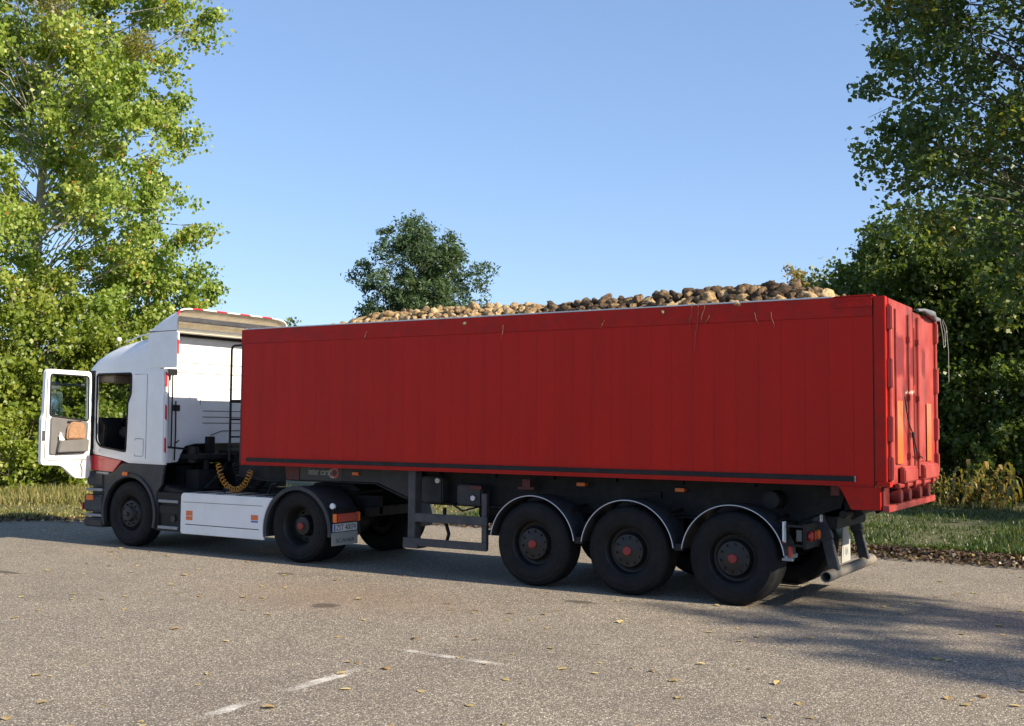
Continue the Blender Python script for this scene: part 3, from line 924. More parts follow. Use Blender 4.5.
# mistletoe balls in the left poplar
def mistletoe(c, r, lb):
    root = empty('mistletoe', c, label=lb, cat='mistletoe', group='mistletoe in the poplar')
    n = 1500
    d = nr.normal(size=(n, 3)); d /= np.linalg.norm(d, axis=1, keepdims=True)
    P = d*r*(nr.random(n)**0.3)[:, None]
    nn = nr.normal(size=(n, 3)); nn /= np.linalg.norm(nn, axis=1, keepdims=True)
    link_mesh(leaf_mesh('leaves', P, nn, 0.07+0.04*nr.random(n), 0.4, np.clip(0.5+0.25*nr.normal(size=n), 0, 1), M['mistletoe'], 0.1), 'leaves', root)
    t = MB()
    for k in range(14):
        q = nr.normal(size=3); q /= np.linalg.norm(q)
        t.tube([Vector(c), Vector(c)+Vector(q*r*0.9)], [0.012, 0.004], n=4)
    t.build('twigs', M['bark'], root)
mistletoe((-23.0, 10.3, 13.6), 0.52, 'round yellow-green mistletoe ball at the sky edge of the tall poplar')
mistletoe((-24.6, 8.6, 14.3), 0.75, 'larger darker mistletoe clump deep in the tall poplar near its trunk')

# dried maize-like weeds by the trailer doors
def weed_mesh(seed):
    g = random.Random(seed)
    v, tt = [], []
    for k in range(15):
        z0 = 0.15+k*0.10
        a = g.uniform(0, 2*PI); ln = g.uniform(0.35, 0.62)
        t = g.random()
        d = Vector((math.cos(a), math.sin(a), 0)); sd = Vector((-math.sin(a), math.cos(a), 0))
        pts = [Vector((0, 0, z0)), Vector((0, 0, z0))+d*ln*0.35+Vector((0, 0, 0.18)), Vector((0, 0, z0))+d*ln*0.7+Vector((0, 0, 0.06)), Vector((0, 0, z0))+d*ln*0.85+Vector((0, 0, -0.25*g.uniform(0.6, 1.4)))]
        ws = [0.04, 0.065, 0.055, 0.012]
        for i in range(3):
            v += [pts[i]-sd*ws[i], pts[i]+sd*ws[i], pts[i+1]+sd*ws[i+1], pts[i+1]-sd*ws[i+1]]
            tt.append(t)
    return quad_mesh('leaves', np.array([list(q) for q in v]), len(tt), np.array(tt), M['dry_leaf'])
wm = [weed_mesh(s_) for s_ in range(5)]
st = MB().tube([(0, 0, 0), (0.02, 0.01, 0.8), (0.0, 0.03, 1.75)], [0.016, 0.012, 0.004], n=5)
sto = st.build('stem', M['dry_leaf'])
stm = sto.data
bpy.data.objects.remove(sto)
spots = [(-4.4+0.088*i+rnd.uniform(-0.12, 0.12), 18.4-0.03*i+rnd.uniform(-1.3, 0.6)) for i in range(60)]
for i, (x, y) in enumerate(spots):
    r_ = empty('dry_weed', (x, y, 0.08), label='dried yellow maize-like weed in the row beside the trailer doors', cat='weed', group='dried weeds at the foot of the dark trees')
    r_.rotation_euler = (0, 0, rnd.uniform(0, 6))
    s_ = rnd.uniform(0.36, 0.78); r_.scale = (s_, s_, s_)
    link_mesh(wm[i % 5], 'leaves', r_)
    link_mesh(stm, 'stem', r_)
# ------------------------------------------------------------------ wheels
TYRE = [(0.288, 0.035), (0.300, 0.012), (0.335, 0.002), (0.40, -0.002), (0.415, -0.004), (0.425, 0.001), (0.455, 0.004), (0.462, 0.001), (0.470, 0.008), (0.492, 0.018), (0.512, 0.035), (0.523, 0.058), (0.525, 0.075)]
def tyre_profile(w):
    p = list(TYRE)
    for gpos in (0.28, 0.42, 0.58, 0.72):
        y = gpos*w
        p += [(0.525, y-0.010), (0.512, y-0.007), (0.512, y+0.007), (0.525, y+0.010)]
    p += [(r, w-y) for r, y in reversed(TYRE)]
    return p
def wheel(parent, x, y, w, style, side=1):
    """style: trailer | steer | drive. side 1: outer face towards -y, -1: towards +y (far side)"""
    c = (x, 0, 0.525)
    def fin(mb):
        mb.v = [(a, (y+b) if side > 0 else (y+w-b), z) for a, b, z in mb.v]
        return mb
    t = MB().lathe(tyre_profile(w), c, 56)
    # tread blocks: cross grooves read as shallow steps on the shoulder
    disc = MB()
    if style == 'trailer':
        disc.lathe([(0.294, 0.02), (0.285, 0.03), (0.275, 0.075), (0.262, 0.125), (0.235, 0.135), (0.215, 0.125), (0.200, 0.085), (0.190, 0.050), (0.12, 0.040), (0.095, 0.03), (0.0, 0.03)], c, 48)
        br, bz, bd = 0.160, 0.045, 0.014
    elif style == 'steer':
        disc.lathe([(0.294, 0.02), (0.285, 0.03), (0.272, 0.075), (0.255, 0.11), (0.24, 0.10), (0.225, 0.055), (0.205, 0.035), (0.13, 0.03), (0.115, -0.01), (0.105, -0.025), (0.06, -0.03), (0.0, -0.03)], c, 48)
        br, bz, bd = 0.167, 0.02, 0.014
    else:
        disc.lathe([(0.294, 0.02), (0.285, 0.03), (0.272, 0.085), (0.262, 0.14), (0.255, 0.20), (0.235, 0.225), (0.155, 0.225), (0.145, 0.165), (0.13, 0.10), (0.07, 0.085), (0.0, 0.085)], c, 48)
        br, bz, bd = 0.20, 0.205, 0.014
    for k in range(10):
        a = 2*PI*(k+0.3)/10
        bx, bzz = x+br*math.cos(a), 0.525+br*math.sin(a)
        disc.tube([(bx, bz+0.03, bzz), (bx, bz-0.025, bzz)], bd, n=6)
    wo = fin(disc).build('wheel', M['rim'], parent, smooth=35)
    fin(t).build('tyre', M['rubber'], wo, smooth=50)
    hub = MB()
    hc = {'trailer': 0.03, 'steer': -0.028, 'drive': 0.085}[style]
    hr = {'trailer': 0.054, 'steer': 0.035, 'drive': 0.055}[style]
    hub.lathe([(hr, hc+0.004), (hr, hc-0.022), (hr*0.85, hc-0.032), (0.0, hc-0.034)], c, 20)
    fin(hub).build('hub_cap', M['hub_red'] if style != 'steer' else M['rim'], wo)
    return wo

# ------------------------------------------------------------------ semi-trailer
tr = empty('semi_trailer', (-3.0, 1.27, 0), label='long red plank-sided tipping semi-trailer heaped with sugar beets', cat='trailer')
BX0, BX1, ZB, ZT, W = -7.73, 1.70, 1.405, 3.405, 2.49
# box: near side, top rails, rub rail, front wall, far side, floor
sd = MB()
sd.box(BX0+0.03, 1.572, 0.0, 0.045, ZB, 3.19)
side = sd.build('side_panel', M['box_red'], tr)
rl = MB()
rl.box(BX0, 1.572, -0.008, 0.07, 3.192, ZT)
rl.box(BX0, 1.572, -0.004, 0.06, ZB-0.022, ZB-0.001)
rl.build('top_rail', M['rail_red'], side, bevel=0.004)
lip = MB().box(BX0+0.1, 1.15, -0.012, 0.085, ZT+0.001, ZT+0.016)
lip.build('rim_strip', M['light_alu'], side, bevel=0.003)
MB().box(-7.58, 1.37, -0.022, 0.0-0.0005, 1.434, 1.490).build('rub_rail', M['black'], side, bevel=0.006)
MB().box(1.37, 1.385, -0.024, -0.0005, 1.43, 1.494).build('rail_end', M['pale_steel'], side)
fp = MB()
fp.box(1.16, 1.572, -0.02, -0.009, 3.29, 3.36)
fp.prism([(1.12, 3.408), (1.20, 3.42), (1.585, 3.425), (1.585, 3.408)], -0.014, 0.10)
for k in range(4):
    fp.tube([(1.22+k*0.1, -0.01, 3.325), (1.22+k*0.1, -0.028, 3.325)], 0.012, n=6)
fp.build('corner_plate', M['rail_red'], tr, bevel=0.004)
fs = MB().box(BX0+0.03, 1.60, W-0.045, W, ZB, ZT)
fs.build('side_panel', M['box_red'], tr)
fw = MB()
fw.box(BX0, BX0+0.03, -0.004, W, ZB-0.02, 3.19)
fw.box(BX0, BX0+0.03, 0.071, W, 3.191, ZT)
for k in range(6):
    fw.box(BX0-0.04, BX0, 0.1+k*0.45, 0.16+k*0.45, ZB, 3.1)
fw.build('front_wall', M['red_dark'], tr, bevel=0.004)
MB().box(BX0+0.03, 1.6, 0.045, W-0.045, ZB, ZB+0.05).build('box_floor', M['red_dark'], tr)
# front wall scaffold with the white edge strip seen above the cab deflector
MB().box(BX0-0.02, BX0+0.04, 0.05, 0.85, ZT+0.018, ZT+0.028).build('edge_strip', M['light_alu'], tr, bevel=0.005)
# tail: lower skirt, rear posts
MB().prism([(1.19, ZB-0.024), (1.235, 1.33), (1.33, 1.135), (1.635, 1.14), (1.635, ZB-0.024)], 0.0, 0.045).build('tail_skirt', M['rail_red'], tr, bevel=0.004)
MB().prism([(1.19, ZB-0.024), (1.235, 1.33), (1.33, 1.135), (1.635, 1.14), (1.635, ZB-0.024)], W-0.045, W).build('tail_skirt', M['rail_red'], tr, bevel=0.004)
MB().box(1.58, 1.655, 0.05, W-0.05, 1.14, 1.37).build('tail_beam', M['red_dark'], tr, bevel=0.005)
for ya, yb in ((-0.012, 0.10), (W-0.10, W+0.012)):
    pm = MB().box(1.588, 1.705, ya, yb, 1.44, 3.40)
    pm.box(1.598, 1.74, ya-0.006, yb+0.006, 1.385, 1.438)
    pm.build('corner_post', M['rail_red'], tr, bevel=0.006)
MB().box(1.574, 1.587, 0.012, 0.06, 1.40, 3.40).build('post_gap', M['red_dark'], tr)
# rear doors
dr = MB()
dr.box(1.66, 1.715, 0.104, 1.262, 1.40, 3.39)
dr.box(1.66, 1.715, 1.270, W-0.104, 1.40, 3.345)
for y0 in (0.34, 1.46):                                   # raised vertical pressings
    dr.box(1.7155, 1.735, y0, y0+0.34, 1.62, 3.30)
door = dr.build('rear_door', M['door_red'], tr, bevel=0.008)
for z0, z1 in ((3.05, 3.30), (2.43, 2.74), (1.86, 2.13), (1.46, 1.70)):
    for y in (0.03, W-0.115):
        MB().box(1.707, 1.765, y, y+0.085, z0, z1).build('hinge', M['door_red'], door, bevel=0.01)
for y in (0.07, W-0.07):
    MB().tube([(1.735, y, 1.44), (1.735, y, 3.32)], 0.020, n=8).build('hinge_rod', M['door_red'], door)
for y in (0.93, 1.40):
    lr = MB().tube([(1.738, y, 1.45), (1.738, y, 3.28)], 0.017, n=8)
    for z in (1.7, 2.35, 3.0):
        lr.box(1.717, 1.758, y-0.035, y+0.035, z-0.03, z+0.03)
    lr.build('locking_bar', M['door_red'], door, bevel=0.004)
for z0, z1 in ((2.50, 3.16), (1.62, 2.40)):
    MB().box(1.7165, 1.7175, 1.285, 1.345, z0, z1).build('slot', M['red_dark'], door)
for y0 in (0.36, 1.86):
    MB().box(1.7355, 1.739, y0, y0+0.25, 1.62, 2.30).build('reflector', M['reflex'], door)
for y0, y1 in ((0.44, 1.06), (1.46, 2.24)):
    MB().prism([(1.736, 1.41), (1.80, 1.42), (1.80, 1.56), (1.77, 1.59), (1.736, 1.59)], y0, y1).build('door_box', M['door_red'], door, bevel=0.012)
for y in (0.40, 0.82, 1.36, 1.82):
    MB().tube([(1.655, y, 1.275), (1.765, y, 1.275)], 0.078, n=18).build('buffer', M['red_dark'], tr, bevel=0.01)
tb = MB().box(1.656, 1.72, 0.02, W-0.1, 1.12, 1.19)
tb.tube([(1.74, 0.3, 1.385), (1.74, 2.2, 1.385)], 0.03, n=8)
for y in (0.55, 0.95, 1.4, 1.9):
    tb.box(1.70, 1.80, y-0.02, y+0.02, 1.35, 1.43)
tb.build('sill_beam', M['door_red'], tr, bevel=0.005)
MB().tube([(1.76, 0.62, 2.35), (1.77, 0.66, 2.18), (1.765, 0.80, 2.04), (1.77, 0.92, 1.96), (1.77, 0.98, 1.80), (1.76, 1.10, 1.66), (1.77, 1.02, 1.45)], 0.007, n=6).tube(
    [(1.77, 0.95, 1.95), (1.77, 1.15, 1.72), (1.77, 1.45, 1.66)], 0.007, n=6).box(1.76, 1.785, 0.92, 0.97, 1.90, 1.96).build('cable', M['black'], door)
# tarpaulin bundle at the far top corner with its cords
tp = MB()
pts, nsec = [], 14
for i in range(9):
    f = i/8
    y = 1.45+1.35*f
    r_ = 0.018+0.036*math.sin(PI*min(1, f*0.9))*(0.7+0.4*noise.noise(Vector((f*6, 1, 2))))
    pts.append((Vector((1.74+0.05*math.sin(f*5), y, 3.375+0.015*math.sin(f*7))), r_))
tp.tube([p for p, _ in pts], [r for _, r in pts], n=nsec)
tp.v = [tuple(Vector(v)+Vector((noise.noise(Vector(v)*9), noise.noise(Vector(v)*9+Vector((5, 5, 5))), noise.noise(Vector(v)*9+Vector((9, 1, 5)))))*0.03) for v in tp.v]
ta = tp.build('tarpaulin', M['tarp'], tr, smooth=50)
MB().tube([(1.76, 2.62, 3.36), (1.78, 2.66, 3.18), (1.78, 2.72, 3.02), (1.78, 2.82, 3.05), (1.77, 2.86, 3.22), (1.76, 2.74, 3.36)], 0.0045, n=5, caps=False).tube(
    [(1.76, 2.80, 3.38), (1.77, 2.95, 3.30), (1.78, 3.02, 3.00), (1.78, 3.02, 2.60)], 0.004, n=5).build('cord', M['string'], ta)
# ladder on the front wall
ld = MB()
lx = -8.20
for y in (0.25, 0.67):
    ld.tube([(BX0-0.02, y, 3.20), (lx+0.06, y, 3.20), (lx+0.015, y, 3.18), (lx, y, 3.13), (lx, y, 1.42)], 0.018, n=8)
for k in range(4):
    ld.tube([(lx, 0.25, 1.52+k*0.27), (lx, 0.67, 1.52+k*0.27)], 0.015, n=6)
for z in (1.6, 2.35):
    ld.tube([(lx, 0.25, z), (BX0-0.02, 0.25, z)], 0.016, n=6)
ld.build('ladder', M['chassis'], tr)
# chassis beams with gooseneck
def beam_profile():
    return [(-8.35, 1.375), (-8.35, 1.20), (-7.7, 1.14), (-7.3, 1.165), (-5.55, 1.165), (-5.0, 0.99), (-4.6, 0.93), (0.55, 0.93), (1.05, 1.10), (1.15, 1.375)]
for y in (0.60, 1.82):
    bmn = MB().prism(beam_profile(), y, y+0.02)
    bmn.prism([(-8.35, 1.195), (-7.7, 1.135), (-7.3, 1.16), (-5.55, 1.16), (-5.0, 0.985), (-4.6, 0.925), (0.55, 0.925), (0.55, 0.90), (-4.62, 0.90), (-5.05, 0.965), (-5.56, 1.14), (-7.3, 1.14), (-7.7, 1.115), (-8.35, 1.175)], y-0.06, y+0.08)
    bmn.build('chassis_beam', M['chassis'], tr)
for k in range(10):
    x = -7.2+k*0.9
    MB().box(x, x+0.07, 0.56, W-0.56, 1.30, ZB-0.004).build('cross_member', M['chassis'], tr)
for x in (-4.5, -3.2, -1.9, -0.6, 0.5):
    MB().box(x-0.06, x+0.06, 0.625, 1.815, 0.98, 1.22).build('cross_member', M['chassis'], tr)
MB().box(-8.3, -6.0, 0.68, 1.81, 1.15, 1.18).build('coupling_plate', M['chassis'], tr)
# red bracket, sign panel with lettering and emblem
MB().prism([(-7.29, 1.395), (-7.25, 1.16), (-6.985, 1.16), (-6.985, 1.395)], 0.50, 0.535).build('bracket', M['red_dark'], tr, bevel=0.004)
sg = MB().box(-6.98, -6.16, 0.505, 0.53, 1.165, 1.392).build('sign_panel', M['sign_black'], tr, bevel=0.004)
text('inter cars', (-6.80, 0.503, 1.245), (1, 0, 0), (0, 0, 1), 0.40, M['letter_white'], sg, height=0.095)
em = MB()
for a0, a1, rr in ((20, 190, 0.075), (200, 370, 0.075)):
    em.prism(arc(-6.29, 1.285, 0.082, a0, a1, 12)+list(reversed(arc(-6.29, 1.285, 0.045, a0, a1, 12))), 0.499, 0.5045)
em.build('emblem', M['red_lens'], sg)
er = MB().prism(arc(-6.33, 1.275, 0.07, 110, 300, 12)+list(reversed(arc(-6.33, 1.275, 0.05, 110, 300, 12))), 0.4955, 0.4985)
er.build('emblem', M['letter_white'], sg)
MB().box(-6.16, -5.5, 0.51, 0.53, 1.17, 1.37).build('side_plate', M['grey_plastic'], tr)
MB().prism([(-5.5, 1.37), (-5.5, 1.17), (-4.98, 1.0), (-4.72, 0.95), (-4.72, 1.37)], 0.51, 0.53).build('side_plate', M['grey_plastic'], tr)
for x, z in ((-5.95, 1.285), (-4.88, 1.30), (-2.25, 1.26), (-0.90, 1.24)):
    mk = MB().box(x, x+0.12, 0.478, 0.508, z-0.022, z+0.022)
    mk.box(x+0.01, x+0.11, 0.508, 0.60, z-0.015, z+0.015)
    mk.build('side_marker', M['orange'], tr, bevel=0.005)
MB().box(-1.4, -1.12, 0.56, 0.585, 1.13, 1.20).build('maker_plate', M['chassis'], tr)
rs = MB()
rs.box(-3.02, -2.9, 0.42, 0.46, 1.20, 1.30).box(-3.1, -2.85, 0.44, 0.47, 1.17, 1.20)
rs.box(1.03, 1.12, 0.30, 0.34, 1.26, 1.38)
rs.build('red_tab', M['red_dark'], tr)
# landing legs, side guard, boxes
for y in (0.10, 2.20):
    lg = MB().box(-4.64, -4.51, y, y+0.14, 0.42, 1.385)
    lg.box(-4.70, -4.44, y-0.03, y+0.18, 0.34, 0.42)
    lg.build('landing_leg', M['steel_grey'], tr, bevel=0.008)
sg_ = MB()
sg_.box(-4.51, -3.34, 0.08, 0.11, 0.70, 0.815)
sg_.box(-4.70, -3.34, 0.075, 0.105, 0.375, 0.48)
sg_.build('side_guard', M['steel_grey'], tr, bevel=0.006)
MB().box(-3.45, -3.37, 0.112, 0.17, 0.375, 1.11).build('guard_post', M['steel_grey'], tr, bevel=0.006)
MB().box(-4.66, -4.30, 0.42, 0.80, 0.94, 1.29).build('valve_box', M['grey_plastic'], tr, bevel=0.02)
MB().box(-4.02, -3.62, 0.36, 0.78, 0.93, 1.20).build('tool_box', M['grey_plastic'], tr, bevel=0.02)
tk = MB().tube([(-4.3, 1.5, 0.78), (-3.3, 1.5, 0.78)], 0.19, n=20)
tk.build('air_tank', M['chassis'], tr, bevel=0.02)
MB().tube([(-4.36, 0.41, 1.24), (-4.36, 0.38, 1.24)], 0.035, n=12).build('lamp', M['white_lens'], tr)
MB().tube([(-3.74, 0.355, 1.03), (-3.74, 0.33, 1.03)], 0.035, n=12).build('lamp', M['white_lens'], tr)
MB().box(-3.78, -3.60, 0.33, 0.36, 1.15, 1.19).build('red_tab', M['red_dark'], tr)
MB().tube([(-4.38, 0.6, 0.86), (-4.38, 0.6, 0.72), (-4.32, 0.62, 0.5), (-4.36, 0.62, 0.38)], 0.025, n=8).tube([(-3.55, 0.8, 0.95), (-3.6, 0.75, 0.62), (-3.4, 0.72, 0.55), (-3.1, 0.75, 0.62)], 0.03, n=8).tube(
    [(-4.2, 0.5, 0.93), (-4.0, 0.48, 0.84), (-3.7, 0.5, 0.92)], 0.014, n=6).build('air_hose', M['black'], tr)
# axles, springs, wheels, mudguards
ax = MB()
for x in (0, -1.31, -2.62):
    ax.tube([(x, 0.3, 0.525), (x, 2.24, 0.525)], 0.075, n=14)
    for y in (0.66, 1.88):
        ax.bar((x+0.08, y, 0.52), (x-0.55, y, 0.78), 0.09, 0.07)
        ax.tube([(x+0.32, y, 0.56), (x+0.32, y, 0.90)], 0.12, n=14)
        ax.box(x-0.62, x-0.50, y-0.06, y+0.06, 0.70, 0.94)
ax.build('axle', M['chassis'], tr)
for x in (0, -1.31, -2.62):
    wheel(tr, x, 0.0, 0.385, 'trailer')
    wheel(tr, x, W-0.385, 0.385, 'trailer', -1)
for i, x in enumerate((0.0, -1.31, -2.62)):
    for y0 in (-0.01, W-0.39):
        ro, ri = 0.615, 0.603
        fd = MB().prism(arc(x, 0.515, ro, 8, 172, 30)+list(reversed(arc(x, 0.515, ri, 8, 172, 30))), y0, y0+0.40)
        fo = fd.build('mudguard', M['grey_plastic'], tr, smooth=50)
        if y0 < 0:
            tm = MB()
            tm.tube([(a, y0-0.004, b_) for a, b_ in arc(x, 0.515, 0.609, 8, 172, 36)], 0.006, n=6)
            tm.build('edge_trim', M['light_alu'], fo)
    for dx_ in (0.45, -0.45):
        MB().tube([(x+dx_, 0.2, 0.95), (x+dx_, 0.62, 1.0)], 0.022, n=8).build('guard_stay', M['chassis'], tr)
    if i < 2:
        MB().box(x-0.71, x-0.60, 0.02, 0.40, 0.57, 0.65).build('guard_link', M['black'], tr)
# rear lamp group, reflector plates, underrun bar, mudflaps
rb = MB()
rb.box(0.575, 0.70, -0.008, 0.04, 0.545, 0.575)
rb.box(0.60, 0.64, 0.0, 0.36, 0.55, 0.60)
rb.build('guard_end', M['tread'], tr, bevel=0.006)
rp = MB().box(0.585, 0.60, -0.01, 0.075, 0.74, 0.97)
rp.build('reflector_plate', M['tape'], tr)
MB().box(0.645, 0.675, 0.01, 0.07, 0.585, 0.70).build('red_tab', M['red_lens'], tr)
lc = MB()
lc.box(0.62, 0.80, 0.04, 0.10, 0.91, 0.935).box(0.62, 0.80, 0.04, 0.10, 0.70, 0.725).box(0.80, 0.84, 0.03, 0.50, 0.68, 0.95)
lc.build('lamp_bracket', M['chassis'], tr)
for k, (y, mm) in enumerate(((0.12, 'red_lens'), (0.26, 'red_lens'), (0.40, 'orange'))):
    MB().tube([(0.84, y, 0.815), (0.875, y, 0.815)], 0.055, n=18).build('tail_lamp', M[mm], tr, bevel=0.008)
MB().box(0.70, 0.80, 0.06, 0.10, 0.74, 0.90).build('lamp_body', M['trim'], tr, bevel=0.02)
MB().box(0.90, 0.905, 0.33, 0.42, 0.96, 1.04).build('reflector', M['white_lens'], tr)
for y in (0.62, 1.92):
    ur = MB()
    ur.bar((0.80, y, 1.00), (0.90, y, 0.74), 0.09, 0.14)
    ur.bar((0.90, y, 0.74), (0.98, y, 0.40), 0.09, 0.11)
    ur.build('bumper_arm', M['steel_grey'], tr, bevel=0.006)
bt = MB().lathe([(0.062, 0.30), (0.062, 2.30), (0.050, 2.30), (0.050, 0.30)], (0.97, 0, 0.365), 20, closed=True)
bt.build('underrun_bar', M['pale_steel'], tr, smooth=40)
MB().box(0.55, 1.0, 0.64, 1.90, 0.86, 1.0).build('rear_cross_beam', M['chassis'], tr, bevel=0.01)
hy = MB()
hy.tube([(0.35, 0.58, 1.18), (0.35, 0.30, 1.18)], 0.10, n=18)
hy.bar((1.02, 0.7, 1.36), (1.22, 0.7, 1.0), 0.06, 0.14).bar((1.02, 1.8, 1.36), (1.22, 1.8, 1.0), 0.06, 0.14)
hy.tube([(1.15, 0.35, 1.05), (1.15, 2.2, 1.05)], 0.045, n=12)
hy.build('tipping_hinge', M['chassis'], tr, bevel=0.006)
mf = MB().prismx([(2.02, 0.32), (2.42, 0.32), (2.42, 0.62), (2.22, 0.78), (2.08, 0.74)], 0.66, 0.672).build('mudflap', M['flap'], tr)
zz = MB()
zz.tube([(0.676, 2.10, 0.52), (0.676, 2.11, 0.40), (0.676, 2.17, 0.41), (0.676, 2.19, 0.50), (0.676, 2.22, 0.40), (0.676, 2.26, 0.50), (0.676, 2.30, 0.41), (0.676, 2.36, 0.47)], 0.005, n=6)
zz.build('emblem', M['letter_white'], mf)
# dry stalks hanging over the rim
sk = MB()
for x, l in ((-0.38, 0.55), (-0.46, 0.3), (-0.30, 0.22), (-3.05, 0.16), (0.28, 0.16), (0.47, 0.18), (-5.3, 0.12), (-0.25, 0.12), (-1.6, 0.1)):
    z0 = ZT+0.02 if l > 0.2 else ZT-0.12
    p_ = [(x+0.012*k*math.sin(x*5)+0.006*math.sin(k*1.7+x*3), -0.020-0.004*(k % 2), z0-l*k/5) for k in range(6)]
    sk.tube(p_, [0.004, 0.004, 0.003, 0.005, 0.003, 0.002], n=5)
tag(sk.build('plant_strands', M['strand']), 'thin dry root strands hanging over the top edge of the red side', 'plant strands', kind='stuff')
# ------------------------------------------------------------------ tractor unit
tk_ = empty('truck_tractor', (-8.6, 1.27, 0), label='white truck tractor unit with its driver door swung open, coupled to the red trailer', cat='truck')

def panel(outline, holes, axis, a, b):
    """flat plate with openings: outline/holes are 2D; axis 'y' -> (x,z) plane from y=a to b, axis 'x' -> (y,z) plane"""
    bm = bmesh.new()
    def p3(q): return (q[0], a, q[1]) if axis == 'y' else (a, q[0], q[1])
    es = []
    for lp in [outline]+holes:
        vs = [bm.verts.new(p3(q)) for q in lp]
        es += [bm.edges.new((vs[i], vs[(i+1) % len(vs)])) for i in range(len(vs))]
    bmesh.ops.triangle_fill(bm, edges=es, use_beauty=True)
    bmesh.ops.dissolve_limit(bm, angle_limit=0.01, verts=[], edges=[]) if False else None
    ext = bmesh.ops.extrude_face_region(bm, geom=bm.faces[:])
    for e in ext['geom']:
        if isinstance(e, bmesh.types.BMVert):
            if axis == 'y': e.co.y = b
            else: e.co.x = b
    bm.verts.index_update()
    mb = MB()
    mb.add([v.co.copy() for v in bm.verts], [tuple(v.index for v in f.verts) for f in bm.faces])
    bm.free()
    return mb

def rounded(pts, r, n=4):
    """polygon with rounded corners"""
    out = []
    m = len(pts)
    for i in range(m):
        p, a, b = Vector(pts[i]), Vector(pts[i-1]), Vector(pts[(i+1) % m])
        da, db = (a-p), (b-p)
        ra = min(r, da.length*0.45, db.length*0.45)
        q0, q1 = p+da.normalized()*ra, p+db.normalized()*ra
        for k in range(n+1):
            t = k/n
            out.append(tuple(q0*(1-t)**2+p*2*t*(1-t)+q1*t*t))
    return out

YN, YF = 0.03, 2.51
# near side wall with the empty doorway, far wall with its window
doorway = rounded([(-11.115, 2.815), (-10.225, 2.815), (-10.225, 2.46), (-10.30, 2.33), (-10.325, 1.51), (-10.98, 1.585), (-11.095, 1.70)], 0.06)
cs_ = panel([(-11.145, 1.475), (-11.145, 2.86), (-9.44, 2.86), (-9.413, 1.335), (-10.26, 1.345), (-10.42, 1.385)], [doorway], 'y', YN, YN+0.045)
body = cs_.build('cab_side', M['white'], tk_, smooth=30)
fr = MB()
fr.tube([Vector((x, YN-0.002, z)) for x, z in rounded([(-11.098, 2.80), (-10.24, 2.80), (-10.24, 2.46), (-10.315, 2.33), (-10.34, 1.525), (-10.975, 1.60), (-11.08, 1.70)], 0.06)]+[Vector((-11.098, YN-0.002, 2.74))], 0.016, n=6)
fr.build('door_seal', M['black'], body)
# raised rear quarter panel with its locker hatch
qp = MB().prism(rounded([(-10.20, 2.83), (-9.46, 2.83), (-9.43, 1.36), (-10.25, 1.37), (-10.31, 1.50), (-10.285, 2.31), (-10.20, 2.44)], 0.03, 2), YN-0.014, YN-0.0005)
qo = qp.build('quarter_panel', M['white'], tk_, bevel=0.006)
hl = MB()
def seam(mb, pts, y, r=0.004):
    mb.tube([(x, y, z) for x, z in pts], r, n=4)
seam(hl, [(-10.14, 2.78), (-9.84, 2.78), (-9.84, 1.42)], YN-0.015)
seam(hl, rounded([(-10.11, 1.74), (-9.90, 1.74), (-9.90, 1.46), (-10.11, 1.46)], 0.03), YN-0.015)
hl.build('panel_seam', M['grey_plastic'], qo)
fwl = panel([(-11.2, 1.40), (-11.2, 2.86), (-9.44, 2.86), (-9.42, 1.34)], [rounded([(-11.1, 2.75), (-10.35, 2.75), (-10.35, 1.95), (-11.1, 1.95)], 0.06)], 'y', YF-0.045, YF)
fwo = fwl.build('cab_side', M['white'], tk_)
MB().box(-11.1, -10.35, YF-0.028, YF-0.022, 1.95, 2.75).build('side_window', M['glass'], fwo)
# front wall with windscreen opening
fw_ = panel([(0.09, 1.2), (0.03, 1.4), (0.03, 2.86), (2.51, 2.86), (2.51, 1.2)], [rounded([(0.10, 2.80), (2.44, 2.80), (2.44, 1.92), (0.10, 1.92)], 0.08)], 'x', -11.28, -11.235)
fwf = fw_.build('cab_front', M['white'], tk_)
MB().box(-11.262, -11.256, 0.10, 2.44, 1.92, 2.80).build('windscreen', M['glass'], fwf)
MB().prism([(-11.285, 1.47), (-11.30, 2.0), (-11.275, 2.86), (-11.148, 2.86), (-11.148, 1.47)], 0.016, 0.028).build('corner_deflector', M['black'], tk_, bevel=0.004)
# rear wall, floor
rwp = [(0.10, 1.35), (0.42, 1.37), (0.56, 1.62), (0.8, 1.66), (2.42, 1.66), (2.42, 3.44), (0.10, 3.44)]
rw = MB().prismx(rwp, -9.60, -9.545).build('cab_rear', M['white'], tk_, bevel=0.01)
rs_ = MB()
for z in (2.98, 2.82):
    rs_.box(-9.545, -9.5415, 0.12, 2.40, z-0.005, z+0.005)
rs_.tube([(-9.543, y, z) for y, z in ((0.86, 2.30), (0.86, 2.53), (0.90, 2.57), (2.3, 2.58))], 0.005, n=5)
for z in (2.20, 2.10, 2.00):
    rs_.box(-9.545, -9.542, 0.92, 2.30, z-0.006, z+0.006)
rs_.tube([(-9.54, 1.1, 1.80), (-9.54, 1.35, 1.87), (-9.54, 2.3, 1.88)], 0.008, n=5)
rs_.build('panel_rib', M['steel_grey'], rw)
MB().box(-9.545, -9.53, 0.27, 0.43, 2.19, 2.29).build('vent', M['sign_black'], rw, bevel=0.006)
MB().box(-11.2, -9.6, 0.08, 2.46, 1.34, 1.44).build('cab_floor', M['black'], tk_)
